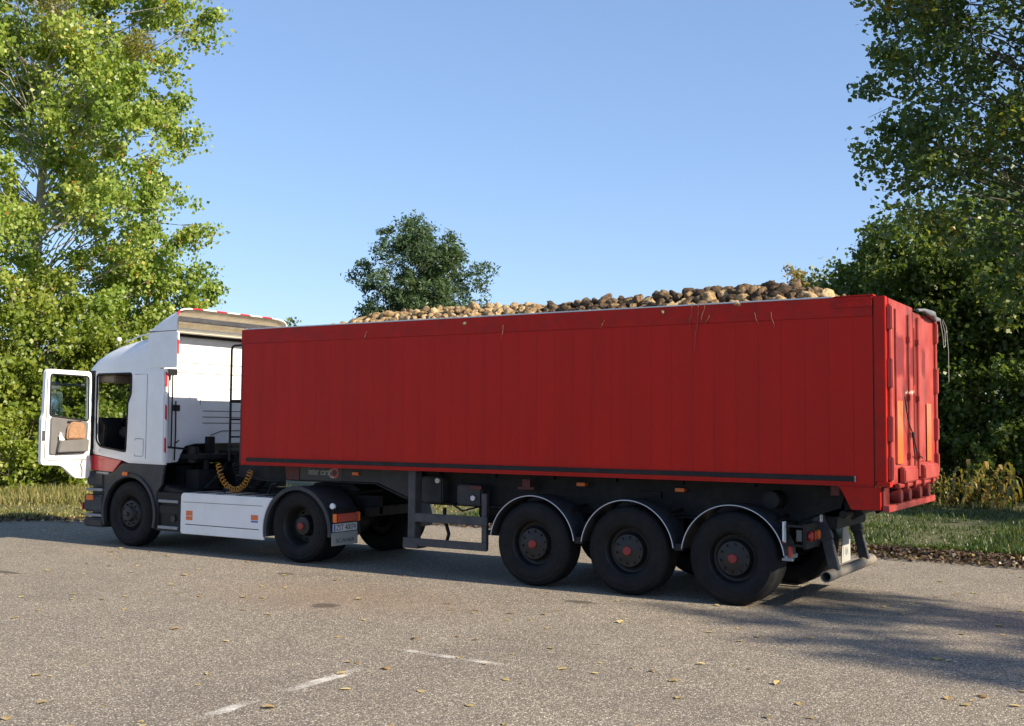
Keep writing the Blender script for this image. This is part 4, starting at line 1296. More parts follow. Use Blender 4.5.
# roof: high roof lofted over the walls
st_ = [(-11.275, 2.88, 4.0), (-11.235, 3.00, 4.2), (-11.12, 3.13, 4.4), (-10.94, 3.24, 4.6), (-10.71, 3.32, 4.8), (-10.40, 3.38, 5.0), (-10.1, 3.415, 5.5), (-9.8, 3.43, 7.0), (-9.56, 3.445, 9.0)]
def shell(stations, z0, ya, yb, m=40):
    v, f = [], []
    yc, a = (ya+yb)/2, (yb-ya)/2
    for x, h, n_ in stations:
        for k in range(m+1):
            t = PI*k/m
            c, s_ = math.cos(t), math.sin(t)
            y = yc-a*math.copysign(abs(c)**(2/n_), c)
            z = z0+(h-z0)*(max(0, s_)**(2/n_))
            v.append((x, y, z))
    for i in range(len(stations)-1):
        for k in range(m):
            f.append((i*(m+1)+k, i*(m+1)+k+1, (i+1)*(m+1)+k+1, (i+1)*(m+1)+k))
    return v, f
rf = MB()
v, f = shell(st_, 2.8605, YN, YF)
rf.add(v, f)
roof = rf.build('roof', M['white'], tk_, smooth=50)
ml = MB()
ml.add(*shell([(x+0.03 if x < -11 else x, h-0.05, n_) for x, h, n_ in st_], 2.80, YN+0.05, YF-0.05))
ml.build('headlining', M['lining'], tk_, smooth=50)
MB().box(-11.20, -10.75, 0.10, 2.44, 2.66, 2.79).build('overhead_shelf', M['lining'], tk_, bevel=0.02)
# roof lamp stalk and rail
MB().tube([(-10.72, 0.14, 3.23), (-10.72, 0.14, 3.35)], 0.012, n=8).build('roof_rail', M['grey_plastic'], roof)
MB().lathe([(0.0, -0.035), (0.02, -0.032), (0.038, -0.015), (0.038, 0.02), (0.02, 0.034), (0.0, 0.036)], (-10.72, 0.14, 3.375), 14).build('beacon', M['white_lens'], tk_)
MB().tube([(-10.62, 0.20, 3.33), (-10.3, 0.24, 3.43), (-9.9, 0.24, 3.47)], 0.012, n=6).tube([(-10.3, 0.24, 3.43), (-10.3, 0.26, 3.34)], 0.009, n=5).build('roof_rail', M['light_alu'], roof)
# roof deflector: hollow shell open to the rear
dfs = [(-9.90, 3.462, 6), (-9.80, 3.53, 6), (-9.68, 3.62, 6.5), (-9.55, 3.705, 7), (-9.40, 3.775, 7.5), (-9.20, 3.83, 8)]
dfl = MB()
dfl.add(*shell(dfs, 3.455, 0.04, 2.50))
de = dfl.build('roof_deflector', M['white'], tk_, smooth=50)
inn = [(x, h-0.025, n_) for x, h, n_ in dfs[1:]]
dl = MB()
dl.add(*shell(inn, 3.456, 0.065, 2.475))
dl.box(-9.78, -9.25, 0.07, 2.47, 3.447, 3.453)
dl.build('deflector_lining', M['beige'], de, smooth=50)
MB().box(-9.52, -9.48, 0.10, 2.40, 3.50, 3.54).build('deflector_bar', M['light_alu'], de, bevel=0.008)
MB().box(-9.30, -9.25, 0.09, 2.40, 3.615, 3.70).build('deflector_bar', M['steel_grey'], de, bevel=0.01)
rim, _ = shell([(-9.195, 3.832, 8)], 3.455, 0.038, 2.502)
MB().tube([Vector(q) for q in rim[3:]], 0.014, n=6).build('reflective_tape', M['tape'], de)
MB().box(-9.52, -9.50, 0.12, 2.40, 3.40, 3.445).build('rear_gutter', M['chassis'], tk_)
# side fairings beside the cab rear, edged with red and white tape
for ya, yb in ((YN, YN+0.03), (YF-0.03, YF)):
    uf = MB().prism([(-9.86, 2.875), (-9.86, 3.42), (-9.60, 3.452), (-9.175, 3.452), (-9.16, 2.90), (-9.18, 2.875)], ya-0.010, yb-0.008)
    uo = uf.build('side_fairing', M['white'], tk_, bevel=0.006)
    if ya < 1:
        sm = MB()
        sm.tube([(-9.95+0.0*k, ya-0.012, 3.462) if k == 0 else (-9.19, ya-0.012, 3.458) for k in range(2)], 0.006, n=5)
        sm.build('panel_seam', M['grey_plastic'], uo)
        MB().box(-9.174, -9.158, YN-0.008, YN+0.02, 2.92, 3.44).build('reflective_tape', M['tape'], uo)
MB().box(-9.412, -9.400, YN-0.012, YN+0.018, 1.36, 2.86).build('reflective_tape', M['tape'], tk_)
MB().prism([(-9.545, 2.85), (-9.44, 2.85), (-9.413, 1.37), (-9.545, 1.37)], YN+0.046, YN+0.06).build('fairing_return', M['white'], tk_)
pp = MB()
pp.tube([(-9.50, 0.14, 2.80), (-9.50, 0.14, 1.62)], 0.018, n=8).tube([(-9.46, 0.20, 2.80), (-9.46, 0.20, 1.62)], 0.012, n=8)
pp.tube([(-9.49, 0.30, 2.35), (-9.49, 0.31, 1.9), (-9.48, 0.29, 1.40)], 0.012, n=6)
pp.box(-9.545, -9.40, 0.08, 0.24, 2.76, 2.86).tube([(-9.52, 0.08, 1.62), (-9.45, 0.5, 1.58), (-9.45, 0.95, 1.5)], 0.018, n=6)
pp.tube([(-9.50, 0.3, 1.66), (-9.46, 0.36, 1.72)], 0.01, n=5)
pp.build('cab_lock_rod', M['chassis'], tk_)
# seat, steering wheel and dash in the cab
se = MB()
se.box(-10.95, -10.38, 0.35, 0.85, 1.75, 1.92)
se.prism([(-10.50, 1.9), (-10.30, 2.62), (-10.18, 2.62), (-10.34, 1.9)], 0.36, 0.84)
se.box(-10.85, -10.45, 0.42, 0.78, 1.44, 1.75)
se.box(-10.26, -10.15, 0.48, 0.72, 2.62, 2.80)
se.build('seat', M['seat'], tk_, bevel=0.04)
se2 = MB()
se2.box(-10.95, -10.38, 1.65, 2.15, 1.75, 1.92)
se2.prism([(-10.50, 1.9), (-10.34, 2.45), (-10.22, 2.45), (-10.34, 1.9)], 1.66, 2.14)
se2.build('seat', M['seat'], tk_, bevel=0.04)
MB().prism([(-11.22, 1.45), (-11.22, 2.08), (-11.05, 2.08), (-10.92, 1.95), (-10.98, 1.45)], 0.09, 2.44).build('dashboard', M['black'], tk_, bevel=0.02)
sw = MB()
cw = Vector((-10.86, 0.60, 2.05))
e1, e2 = Vector((0, 1, 0)), Vector((0.75, 0, 0.66))
sw.tube([cw+(e1*math.cos(t)+e2*math.sin(t))*0.22 for t in (2*PI*k/24 for k in range(25))], 0.016, n=8, caps=False)
sw.tube([cw-e1*0.22, cw, cw+e1*0.22], 0.02, n=6)
sw.tube([cw, cw+Vector((-0.14, 0, -0.12))], 0.05, n=8)
sw.build('steering_wheel', M['black'], tk_)
# red sill and bumper with steps
MB().prism(rounded([(-11.19, 1.468), (-10.43, 1.378), (-10.64, 1.19), (-11.20, 1.21)], 0.02, 2), YN-0.006, YN+0.05).build('sill_panel', M['red_sill'], tk_, bevel=0.006)
MB().box(-11.17, -10.98, 0.02, 0.05, 1.50, 1.56).build('sill_panel', M['white'], tk_, bevel=0.006)
bp_ = MB()
bp_.prismx([(0.02, 0.95), (0.02, 1.185), (2.52, 1.185), (2.52, 0.95)], -11.30, -10.86)
bp_.prismx([(0.02, 0.52), (0.02, 0.80), (2.52, 0.80), (2.52, 0.52)], -11.36, -10.86)
bp_.prismx([(0.03, 0.27), (0.02, 0.42), (2.52, 0.42), (2.51, 0.27)], -11.36, -10.86)
bp_.box(-11.33, -10.86, 0.16, 2.4, 0.28, 1.2)
bmp = bp_.build('bumper', M['grey_plastic'], tk_, bevel=0.03, seg=3)
for x0, x1, z in ((-11.32, -10.90, 0.885), (-11.32, -10.90, 0.465)):
    MB().box(x0, x1, 0.035, 0.19, z-0.022, z+0.022).build('step_tread', M['tread'], bmp, bevel=0.006)
MB().box(-11.05, -10.75, 0.028, 0.05, 1.145, 1.185).build('step_tread', M['tread'], bmp)
MB().box(-11.28, -11.10, 0.008, 0.03, 0.71, 0.795).build('side_marker', M['orange'], bmp, bevel=0.006)
MB().box(-11.40, -11.36, 0.02, 0.10, 0.55, 0.66).build('side_marker', M['red_lens'], bmp, bevel=0.006)
# front wheel arch
hx = -10.223
inner = arc(hx, 0.525, 0.588, -20, 200, 30)
fa = MB().prism([(-10.85, 0.28), (-10.85, 1.16), (-10.64, 1.185), (-10.43, 1.335), (-9.405, 1.335), (-9.46, 1.02), (-9.57, 0.90), (-9.585, 0.30)]+[(x, z) for x, z in inner if z > 0.33], YN, YN+0.04)
fao = fa.build('wheel_arch', M['grey_plastic'], tk_, bevel=0.006)
lipm = MB()
lipm.prism(arc(hx, 0.525, 0.66, -18, 198, 30)+list(reversed(arc(hx, 0.525, 0.592, -18, 198, 30))), YN-0.022, YN-0.001)
lipm.build('arch_lip', M['grey_plastic'], fao, bevel=0.008)
MB().prism(arc(hx, 0.525, 0.612, -15, 195, 24)+list(reversed(arc(hx, 0.525, 0.600, -15, 195, 24))), YN+0.04, 0.62).build('arch_liner', M['black'], fao)
MB().box(-10.37, -10.24, YN-0.04, YN-0.0225, 1.14, 1.20).build('side_marker', M['orange'], fao, bevel=0.006)
MB().prism(arc(hx, 0.525, 0.612, -15, 195, 24)+list(reversed(arc(hx, 0.525, 0.600, -15, 195, 24))), 1.92, 2.50).build('wheel_arch', M['black'], tk_)
# step panel
sp_ = MB()
sp_.box(-9.58, -9.01, 0.07, 0.40, 0.30, 0.90)
sp_.box(-9.58, -9.01, 0.035, 0.07, 0.79, 0.905).box(-9.58, -9.01, 0.035, 0.07, 0.30, 0.345).box(-9.58, -9.52, 0.035, 0.07, 0.345, 0.79).box(-9.07, -9.01, 0.035, 0.07, 0.345, 0.79)
sp_.box(-9.52, -9.07, 0.045, 0.07, 0.57, 0.70)
sp_.prism([(-9.57, 0.906), (-9.45, 1.02), (-9.35, 0.98), (-9.01, 0.93), (-9.01, 0.906)], 0.10, 0.5)
spo = sp_.build('step_panel', M['black'], tk_, bevel=0.008)
for z in (0.765, 0.355):
    MB().box(-9.52, -9.07, 0.018, 0.16 if z < 0.5 else 0.044, z-0.02, z+0.025).build('step_tread', M['tread'], spo, bevel=0.006)
MB().tube([(-9.20, 0.043, 0.50), (-9.20, 0.069, 0.50)], 0.05, n=14).build('filler_cap', M['sign_black'], spo)
# white side skirt
dx = -6.573
rear_edge = [(x, z) for x, z in arc(dx, 0.45, 0.665, 194, 136, 14)]
sk_ = MB().prism(rounded([(-9.0, 0.30), (-9.0, 0.84), (-8.93, 0.915)], 0.04, 3)[:0]+[(-8.97, 0.285), (-9.0, 0.31), (-9.0, 0.86), (-8.985, 0.895), (-8.95, 0.915)]+list(reversed(rear_edge)), YN-0.012, YN+0.02)
sko = sk_.build('side_skirt', M['white'], tk_, bevel=0.008)
ss = MB()
seam(ss, [(-8.95, 0.775), (-7.25, 0.785)], YN-0.0125, 0.0035)
seam(ss, [(-8.88, 0.435), (-7.32, 0.435)], YN-0.0125, 0.006)
ss.build('panel_seam', M['grey_plastic'], sko)
for x, z0 in ((-8.87, 0.60), (-8.87, 0.53), (-7.48, 0.60)):
    MB().box(x, x+0.14, YN-0.0165, YN-0.0125, z0-0.028 if z0 != 0.60 else z0-0.03, z0+0.03 if z0 == 0.53 else z0+0.045).build('sticker', M['orange_sticker'], sko)
MB().box(-7.48, -7.34, YN-0.0165, YN-0.0125, 0.535, 0.56).build('sticker', M['blue_sticker'], sko)
dk_ = MB()
dk_.box(-8.97, -7.25, 0.055, 0.72, 0.86, 0.915)
dko = dk_.build('deck_plate', M['deck'], tk_, bevel=0.01)
for k in range(4):
    MB().box(-8.7+k*0.42, -8.63+k*0.42, 0.06, 0.70, 0.9155, 0.925).build('deck_strip', M['black'], dko)
ut = MB()
ut.box(-8.95, -7.4, 0.10, 0.70, 0.36, 0.855)
ut.box(-8.9, -7.3, 1.85, 2.45, 0.30, 0.92)
ut.build('fuel_tank', M['chassis'], tk_, bevel=0.03)
un = MB()
for x in (-8.6, -8.1, -7.6):
    un.box(x, x+0.06, 0.12, 0.16, 0.27, 0.36)
un.build('tank_strap', M['pale_steel'], tk_)
# frame, gearbox, fifth wheel, axles
fm = MB()
for y in (0.88, 1.60):
    fm.box(-11.1, -5.75, y, y+0.08, 0.68, 0.95)
fm.box(-5.83, -5.75, 0.64, 1.90, 0.66, 0.80)
fm.box(-9.7, -9.5, 0.5, 2.0, 0.95, 1.30).box(-11.1, -9.7, 0.75, 1.8, 0.55, 1.30)
fm.box(-9.45, -8.95, 1.2, 2.3, 0.92, 1.55).box(-9.35, -9.05, 0.42, 0.85, 0.93, 1.25)
fm.tube([(-9.30, 0.52, 1.62), (-9.30, 0.52, 1.36)], 0.09, n=14)
fm.box(-9.5, -9.1, 0.42, 2.3, 1.42, 1.50).box(-9.42, -9.30, 0.86, 0.98, 1.50, 1.78)
fm.tube([(-9.2, 0.7, 1.0), (-9.2, 0.7, 1.4)], 0.05, n=10).tube([(-9.0, 0.5, 0.95), (-8.98, 0.8, 1.2), (-9.2, 1.2, 1.4)], 0.025, n=8)
fm.tube([(hx, 0.3, 0.525), (hx, 2.2, 0.525)], 0.07, n=12).tube([(dx, 0.3, 0.525), (dx, 2.2, 0.525)], 0.11, n=12)
fm.lathe([(0.0, -0.2), (0.2, -0.15), (0.24, 0), (0.2, 0.15), (0, 0.2)], (dx, 1.27, 0.525), 18)
fm.build('frame', M['chassis'], tk_, bevel=0.008)
fwh = MB().prism([(-7.0, 1.05), (-6.95, 1.11), (-6.2, 1.11), (-6.05, 1.02), (-6.2, 1.0), (-6.9, 1.0)], 0.80, 1.75)
fwh.box(-6.75, -6.35, 0.84, 1.72, 0.95, 1.0)
fwh.build('fifth_wheel', M['chassis'], tk_, bevel=0.01)
wheel(tk_, hx, 0.035, 0.315, 'steer')
wheel(tk_, hx, 2.19, 0.315, 'steer', -1)
wheel(tk_, dx, 0.035, 0.29, 'drive')
wheel(tk_, dx, 0.355, 0.29, 'drive')
wheel(tk_, dx, 2.215, 0.29, 'drive', -1)
wheel(tk_, dx, 1.895, 0.29, 'drive', -1)
# rear mudguards with lamps, plate, flap
for y0, y1 in ((0.02, 0.66), (1.88, 2.52)):
    mg = MB().prism(arc(dx, 0.45, 0.648, -4, 190, 36)+list(reversed(arc(dx, 0.45, 0.628, -4, 190, 36))), y0, y1)
    if y0 < 1:
        mg.prism(arc(dx, 0.45, 0.651, -4, 190, 36)+list(reversed(arc(dx, 0.45, 0.595, -4, 190, 36))), y0-0.012, y0+0.03)
    mg.build('mudguard', M['grey_plastic'], tk_, smooth=50)
MB().box(-5.935, -5.90, 0.03, 0.62, 0.40, 0.80).build('lamp_carrier', M['black'], tk_, bevel=0.01)
tl = MB().box(-5.90, -5.835, 0.045, 0.50, 0.615, 0.735).build('tail_lamp', M['red_lens'], tk_, bevel=0.012)
MB().box(-5.90, -5.832, 0.505, 0.55, 0.61, 0.74).build('lamp_end', M['orange'], tl, bevel=0.008)
MB().box(-5.90, -5.833, 0.02, 0.043, 0.615, 0.735).build('lamp_end', M['orange'], tl, bevel=0.006)
MB().lathe([(0.0, -0.02), (0.035, -0.015), (0.045, 0.0), (0.04, 0.03), (0, 0.035)], (-5.935, 0.05, 0.84), 16).build('marker_lamp', M['white_lens'], tk_)
pl = MB().box(-5.895, -5.885, 0.02, 0.54, 0.48, 0.592).build('number_plate', M['plate'], tk_, bevel=0.003)
MB().box(-5.8855, -5.8835, 0.025, 0.065, 0.485, 0.587).build('plate_band', M['blue_sticker'], pl)
text('ZST 40074', (-5.8845, 0.085, 0.497), (0, 1, 0), (0, 0, 1), 0.42, M['letter_black'], pl, height=0.078)
fl = MB().box(-5.90, -5.888, 0.0, 0.56, 0.285, 0.468).build('mudflap', M['flap'], tk_, bevel=0.003)
text('SCANIA', (-5.8875, 0.085, 0.325), (0, 1, 0), (0, 0, 1), 0.40, M['letter_black'], fl, height=0.055)
# air lines behind the cab
def coil(path, r, turns, n=8):
    path = [Vector(p) for p in path]
    out = []
    N_ = turns*n
    for i in range(N_+1):
        f = i/N_*(len(path)-1)
        k = min(int(f), len(path)-2)
        t = f-k
        p0 = path[max(0, k-1)]; p1 = path[k]; p2 = path[k+1]; p3 = path[min(len(path)-1, k+2)]
        q = 0.5*((2*p1)+(p2-p0)*t+(2*p0-5*p1+4*p2-p3)*t*t+(-p0+3*p1-3*p2+p3)*t**3)
        d = (p2-p1).normalized()
        a = d.cross(Vector((0, 1, 0))).normalized(); b = d.cross(a)
        th = 2*PI*i/n
        out.append(q+(a*math.cos(th)+b*math.sin(th))*r)
    return out
MB().tube(coil([(-8.72, 0.52, 1.34), (-8.62, 0.50, 1.14), (-8.42, 0.48, 0.99), (-8.22, 0.48, 0.98), (-8.08, 0.50, 1.10), (-8.01, 0.52, 1.26)], 0.040, 19, 12), 0.0095, n=5).build('coiled_hose', M['coil'], tk_)
MB().tube(coil([(-8.72, 0.85, 1.34), (-8.6, 0.85, 1.05), (-8.3, 0.85, 0.95), (-8.1, 0.85, 1.05), (-8.0, 0.85, 1.25)], 0.034, 24), 0.011, n=5).build('coiled_hose', M['black'], tk_)
MB().tube([(-7.60, 0.5, 0.93), (-7.55, 0.5, 1.06), (-7.45, 0.52, 1.10)], 0.022, n=7).tube([(-8.35, 0.30, 0.925), (-8.35, 0.30, 0.99), (-8.25, 0.30, 0.97)], 0.018, n=6).build('valve', M['chassis'], tk_)

# open driver door (hinged at the front, its lining facing the camera)
DXF, DXB = -11.235, -11.165
dout = rounded([(-0.885, 2.85), (-0.035, 2.84), (-0.015, 2.30), (-0.02, 1.075), (-0.30, 1.085), (-0.56, 1.30), (-0.935, 1.315), (-0.94, 2.05), (-0.905, 2.12)], 0.07)
dwin = rounded([(-0.80, 2.77), (-0.085, 2.755), (-0.075, 2.02), (-0.80, 2.10)], 0.05)
dp = panel(dout, [dwin], 'x', DXF, DXB)
dro = dp.build('door', M['white'], tk_, smooth=30)
fr2 = MB()
fr2.tube([(DXB+0.004, y, z) for y, z in dwin]+[(DXB+0.004, dwin[0][0], dwin[0][1])], 0.014, n=6)
fr2.build('window_seal', M['black'], dro)
MB().prismx(dwin, -11.205, -11.200).build('window_glass', M['glass'], dro)
tr_ = MB().prismx(rounded([(-0.79, 2.085), (-0.085, 2.005), (-0.10, 1.50), (-0.80, 1.47)], 0.05), DXB+0.0005, DXB+0.03)
tr_.prismx(rounded([(-0.66, 1.70), (-0.12, 1.72), (-0.13, 1.52), (-0.70, 1.51)], 0.03), DXB+0.0305, DXB+0.11)
tr_.build('door_trim', M['trim'], dro, bevel=0.01)
MB().box(DXB+0.031, DXB+0.055, -0.50, -0.24, 1.985, 2.02).build('handle', M['sign_black'], dro, bevel=0.008)
ds = MB()
ds.tube([(DXB+0.004, y, z) for y, z in ((-0.86, 2.70), (-0.86, 2.10), (-0.875, 2.0), (-0.875, 1.43), (-0.80, 1.385), (-0.10, 1.385))], 0.007, n=5)
ds.tube([(DXB+0.004, y, z) for y, z in ((-0.17, 1.38), (-0.20, 1.30), (-0.17, 1.22), (-0.17, 1.10))], 0.012, n=5)
ds.build('panel_seam', M['trim'], dro)
MB().box(DXB+0.0005, DXB+0.015, -0.93, -0.89, 1.70, 1.86).build('latch', M['steel_grey'], dro)
hn = MB()
for z in (1.45, 2.0):
    hn.box(-11.24, -11.15, -0.03, 0.03, z, z+0.10)
hn.build('hinge', M['black'], dro)
# mirrors on the front corner, seen through the door window
mi = MB()
mi.tube([(-11.40, 0.05, 2.62), (-11.52, -0.25, 2.62), (-11.52, -0.42, 2.62)], 0.025, n=8)
mi.tube([(-11.52, -0.42, 2.64), (-11.52, -0.42, 2.05)], 0.022, n=8)
mi.prismx(rounded([(-0.62, 2.50), (-0.37, 2.50), (-0.37, 2.05), (-0.62, 2.05)], 0.05), -11.56, -11.44)
mi.prismx(rounded([(-0.64, 2.66), (-0.40, 2.66), (-0.40, 2.53), (-0.64, 2.53)], 0.05), -11.56, -11.44)
mio = mi.build('mirror', M['trim'], tk_, bevel=0.012)
mg_ = MB().prismx(rounded([(-0.60, 2.47), (-0.43, 2.47), (-0.43, 2.10), (-0.60, 2.10)], 0.03), -11.4395, -11.435)
mg_.v = [(x+0.045+(y+0.515)*0.30-(z-2.285)*0.15, y, z) for x, y, z in mg_.v]      # the glass is tilted in its housing
mg_.build('mirror_glass', M['mirror'], mio)
MB().prismx(rounded([(-0.62, 2.64), (-0.42, 2.64), (-0.42, 2.55), (-0.62, 2.55)], 0.03), -11.4395, -11.435).build('mirror_glass', M['trim'], mio)
# ------------------------------------------------------------------ things in the door pocket
bg = MB()
bgp = rounded([(-0.56, 1.72), (-0.14, 1.72), (-0.13, 1.90), (-0.20, 1.995), (-0.44, 2.01), (-0.54, 1.92)], 0.05, 4)
bg.prismx([(y*0.85-0.055, z) for y, z in bgp], -11.13, -11.075)
bo = bg.build('bag', M['tan'], None, bevel=0.022, seg=3)
tag(bo, 'tan quilted bag stuffed in the pocket of the open cab door', 'bag')
ts = MB()
ts.add([(-11.10+0.02*noise.noise(Vector((i*0.9, k*0.8, 3))), -0.665+0.022*i*(1-0.10*k), 1.70+0.028*k+0.02*noise.noise(Vector((i*1.3, k, 9)))) for i in range(6) for k in range(6)], [(i*6+k, i*6+k+1, i*6+k+7, i*6+k+6) for i in range(5) for k in range(5) if k < 3+(i*7) % 3])
ts.v = [(x+0.012*math.sin(y*90)+0.01*math.sin(z*70), y, z) for x, y, z in ts.v]
ts.f = [f for f in ts.f]
tag(ts.build('paper_tissue', M['tissue'], None), 'crumpled white paper beside the tan bag in the door pocket', 'paper')

# ------------------------------------------------------------------ sugar beets
def beet_mat(name, cols, vs):
    m = bpy.data.materials.new(name)
    m.use_nodes = True
    nt = m.node_tree
    N, L = nt.nodes, nt.links
    b = N['Principled BSDF']
    b.inputs['Roughness'].default_value = 0.9
    b.inputs['Specular IOR Level'].default_value = 0.2
    tc = N.new('ShaderNodeTexCoord')
    oi = N.new('ShaderNodeObjectInfo')
    ofs = N.new('ShaderNodeVectorMath'); ofs.operation = 'ADD'
    L.new(tc.outputs['Object'], ofs.inputs[0])
    cx = N.new('ShaderNodeCombineXYZ')
    mu = N.new('ShaderNodeMath'); mu.operation = 'MULTIPLY'; mu.inputs[1].default_value = 40
    L.new(oi.outputs['Random'], mu.inputs[0]); L.new(mu.outputs[0], cx.inputs[0]); L.new(cx.outputs[0], ofs.inputs[1])
    n = N.new('ShaderNodeTexNoise'); n.inputs['Scale'].default_value = vs; n.inputs['Detail'].default_value = 8; n.inputs['Roughness'].default_value = 0.65
    L.new(ofs.outputs[0], n.inputs['Vector'])
    sh_ = N.new('ShaderNodeMath'); sh_.operation = 'MULTIPLY_ADD'; sh_.inputs[1].default_value = 0.30
    L.new(oi.outputs['Random'], sh_.inputs[0]); L.new(n.outputs[0], sh_.inputs[2])
    sb = N.new('ShaderNodeMath'); sb.operation = 'SUBTRACT'; sb.inputs[1].default_value = 0.15
    L.new(sh_.outputs[0], sb.inputs[0])
    c = N.new('ShaderNodeValToRGB')
    while len(c.color_ramp.elements) < len(cols): c.color_ramp.elements.new(0.5)
    for i, (p, q) in enumerate(cols):
        c.color_ramp.elements[i].position = p; c.color_ramp.elements[i].color = (*q, 1)
    L.new(sb.outputs[0], c.inputs[0]); L.new(c.outputs[0], b.inputs['Base Color'])
    bp = N.new('ShaderNodeBump'); bp.inputs['Strength'].default_value = 1.0; bp.inputs['Distance'].default_value = 0.03
    L.new(n.outputs[0], bp.inputs['Height']); L.new(bp.outputs[0], b.inputs['Normal'])
    return m
M['beet_tan'] = beet_mat('washed_beet_skin', [(0.26, (0.10, 0.066, 0.036)), (0.44, (0.27, 0.18, 0.09)), (0.62, (0.42, 0.30, 0.16)), (0.87, (0.52, 0.40, 0.24))], 26)
M['beet_dark'] = beet_mat('soil_crusted_beet', [(0.3, (0.028, 0.020, 0.013)), (0.5, (0.085, 0.058, 0.034)), (0.68, (0.19, 0.125, 0.068)), (0.85, (0.38, 0.26, 0.14))], 22)

def beet_mesh(seed, m, sub=2):
    bm = bmesh.new()
    bmesh.ops.create_icosphere(bm, subdivisions=sub+1, radius=1)
    for v in bm.verts:
        p = v.co
        t = (p.z+1)/2
        taper = 0.55+0.45*min(1, t*1.7)**0.8
        k = 1+0.30*noise.noise(p*1.3+Vector((seed*7.7, 0, 0)))+0.20*noise.noise(p*3.1+Vector((0, seed*3.3, 0)))+0.07*noise.noise(p*8+Vector((0, 0, seed*1.3)))
        v.co = Vector((p.x*0.067*taper*k, p.y*0.065*taper*k, (p.z*0.085-(0.022*(1-t)**3))*k))
    me = bpy.data.meshes.new('sugar_beet')
    bm.to_mesh(me)
    bm.free()
    me.polygons.foreach_set('use_smooth', [True]*len(me.polygons))
    me.materials.append(m)
    return me
tanm = [beet_mesh(s_, M['beet_tan']) for s_ in range(6)]
darkm = [beet_mesh(s_+20, M['beet_dark']) for s_ in range(6)]
CR = [(-6.4, 3.38), (-6.05, 3.46), (-5.7, 3.54), (-5.2, 3.60), (-4.2, 3.60), (-3.1, 3.585), (-2.6, 3.56), (-2.0, 3.60), (-1.28, 3.60), (-0.62, 3.625), (0.1, 3.645), (0.5, 3.64), (0.80, 3.58), (1.02, 3.48), (1.25, 3.38)]
def crest(x):
    for (x0, z0), (x1, z1) in zip(CR, CR[1:]):
        if x0 <= x <= x1: return z0+(z1-z0)*(x-x0)/(x1-x0)
    return 3.38
LT = 'pale tan sugar beet in the washed front end of the load'
LD = 'dark soil-crusted sugar beet in the rear part of the load'
LM = 'tan beet lying among the dark soil-crusted ones of the load'
ROWS = [(0.13, 0.10), (0.24, 0.45), (0.36, 0.82), (0.49, 1.04)]
cnt = 0
for j, (y, k) in enumerate(ROWS):
    x = -6.45+0.07*(j % 2)
    while x < 1.03:
        c = crest(x)
        z = 3.395+(c-3.395)*k+rnd.uniform(-0.018, 0.022)-0.035
        if c < 3.43 and j < 3:
            x += 0.14; continue
        pale = x < -2.62+rnd.uniform(-0.18, 0.18)
        mixp = (not pale) and x > -1.5 and rnd.random() < 0.26
        me = rnd.choice(tanm if (pale or mixp) else darkm)
        o = bpy.data.objects.new('sugar_beet', me)
        COL.objects.link(o)
        o.location = (x+rnd.uniform(-0.03, 0.03), y+rnd.uniform(-0.025, 0.025), z)
        o.rotation_euler = (rnd.uniform(0, 6.28), rnd.uniform(0.6, 2.5), rnd.uniform(0, 6.28))
        s_ = rnd.uniform(0.70, 1.15)*(1.08 if x > -1.2 else 0.95)
        o.scale = (s_*rnd.uniform(0.8, 1.2), s_*rnd.uniform(0.75, 1.15), s_*rnd.uniform(0.85, 1.35))
        tag(o, LT if pale else (LM if mixp else LD), 'sugar beet', 'pale beets at the front' if pale else ('tan beets among the dark ones' if mixp else 'dark beets at the rear'))
        cnt += 1
        x += 0.122 if x < -1.2 else 0.130
# the rest of the heap behind and below them: too many to tell apart
for mset, xa, xb, nm, lb in ((tanm, -6.5, -2.7, M['beet_tan'], 'pale part of the beet heap behind the front row'), (darkm, -2.6, 1.02, M['beet_dark'], 'dark part of the beet heap behind the front row')):
    V_, F_ = [], []
    def put(me, loc, rot, s_):
        mt = Matrix.Translation(loc) @ rot.to_matrix().to_4x4() @ Matrix.Scale(s_, 4)
        n0 = len(V_)
        V_.extend([tuple(mt @ v.co) for v in me.vertices]); F_.extend([tuple(i+n0 for i in p.vertices) for p in me.polygons])
    from mathutils import Euler
    low = [beet_mesh(s_+40, nm, 2) for s_ in range(4)]
    y = 0.61
    while y < 2.4:
        x = xa
        while x < xb:
            e = min(1.0, max(0.0, (2.45-y)/0.35))
            z = 3.36+(crest(x)-3.36)*e-0.05+rnd.uniform(-0.03, 0.01)
            put(rnd.choice(low), (x, y, z), Euler((rnd.uniform(0, 6), rnd.uniform(0, 6), rnd.uniform(0, 6))), rnd.uniform(0.75, 1.1))
            x += 0.125
        y += 0.125
    # bed under the beets so that no gap shows
    n0 = len(V_)
    nx, ny = 30, 10
    for i in range(nx+1):
        for k in range(ny+1):
            x = xa+(xb-xa)*i/nx; y = 0.055+2.42*k/ny
            e = min(1.0, max(0.0, min((y-0.05)/0.45, (2.48-y)/0.45)))
            V_.append((x, y, 3.34+(crest(x)-3.40)*e-0.02))
    for i in range(nx):
        for k in range(ny):
            F_.append((n0+i*(ny+1)+k, n0+(i+1)*(ny+1)+k, n0+(i+1)*(ny+1)+k+1, n0+i*(ny+1)+k+1))
    me = bpy.data.meshes.new('sugar_beet_heap')
    me.from_pydata(V_, [], F_)
    me.polygons.foreach_set('use_smooth', [True]*len(me.polygons))
    me.materials.append(nm)
    tag(link_mesh(me, 'sugar_beet_heap'), lb, 'sugar beets', kind='stuff')

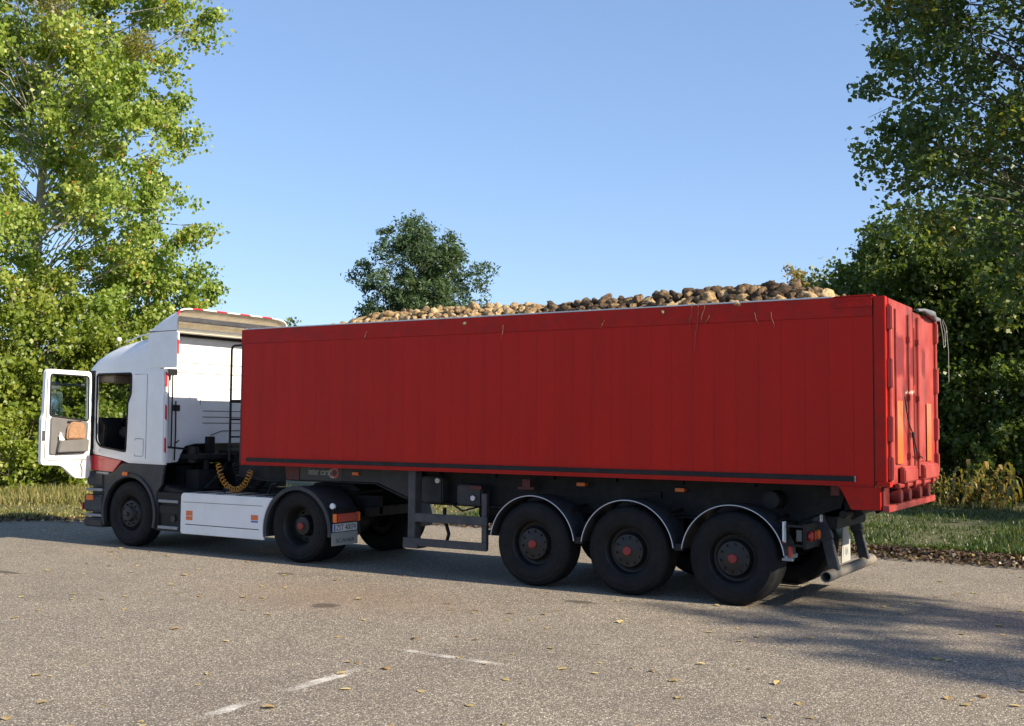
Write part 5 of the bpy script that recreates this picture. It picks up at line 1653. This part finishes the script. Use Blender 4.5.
# ------------------------------------------------------------------ fallen leaves on the asphalt
def leafy(seed):
    g = random.Random(seed)
    v, tt = [], []
    n = 7
    out = []
    for k in range(n):
        a = PI*k/(n-1)
        out.append((math.cos(a), math.sin(a)))
    # a curled leaf of quads on both sides of the midrib, 1 long
    rows = 6
    t0 = g.random()
    def P(i, s_):
        f = i/(rows-1)
        wd = 0.42*math.sin(PI*min(1, f*0.92+0.06))**0.7*(1.25-f*0.6)
        cz = 0.10*math.sin(f*PI)*g_bend+0.16*abs(s_)**1.5*g_curl+0.05*f*f
        return (f-0.5, s_*wd+0.03*math.sin(5*f+seed), 0.012+cz)
    g_bend, g_curl = g.uniform(0.1, 0.8), g.uniform(0.05, 0.5)
    for i in range(rows-1):
        for a, b in ((-1, 0), (0, 1)):
            v += [P(i, a), P(i+1, a), P(i+1, b), P(i, b)]
            tt.append(t0)
    for i in range(1):
        v += [(-0.5, -0.012, 0.012), (-0.5, 0.012, 0.012), (-0.85, 0.05, 0.03), (-0.85, 0.04, 0.03)]
        tt.append(t0)
    return quad_mesh('fallen_leaf', np.array(v), len(tt), np.array(tt), M['fallen'])
lms = [leafy(s_) for s_ in range(7)]
placed = 0
tries = 0
while placed < 235 and tries < 20000:
    tries += 1
    x, y = rnd.uniform(-14, 4.0), rnd.uniform(-8.4, 5.2)
    if y > edge_y(x)-0.3: continue
    if -12 < x < 1.2 and 0 < y < 2.6: continue
    d = Vector((x, y, 0))-camo.location
    zc = d.dot(Fv)
    if zc < 3 or abs(d.dot(R2)/zc) > 0.47 or not (-0.335 < d.dot(U2)/zc < 0.0): continue
    if noise.noise(Vector((x*0.55, y*0.55, 11))) < -0.15 and rnd.random() < 0.7: continue
    o = bpy.data.objects.new('fallen_leaf', lms[placed % 7])
    COL.objects.link(o)
    o.location = (x, y, 0.002)
    o.rotation_euler = (0, 0, rnd.uniform(0, 6.28))
    s_ = rnd.uniform(0.04, 0.09)
    o.scale = (s_, s_*rnd.uniform(0.7, 1.3), s_*rnd.uniform(0.6, 2.0))
    tag(o, 'small dry yellow leaf fallen on the grey asphalt', 'leaf', 'fallen leaves on the asphalt')
    placed += 1
print('beets', cnt, 'leaves', placed)
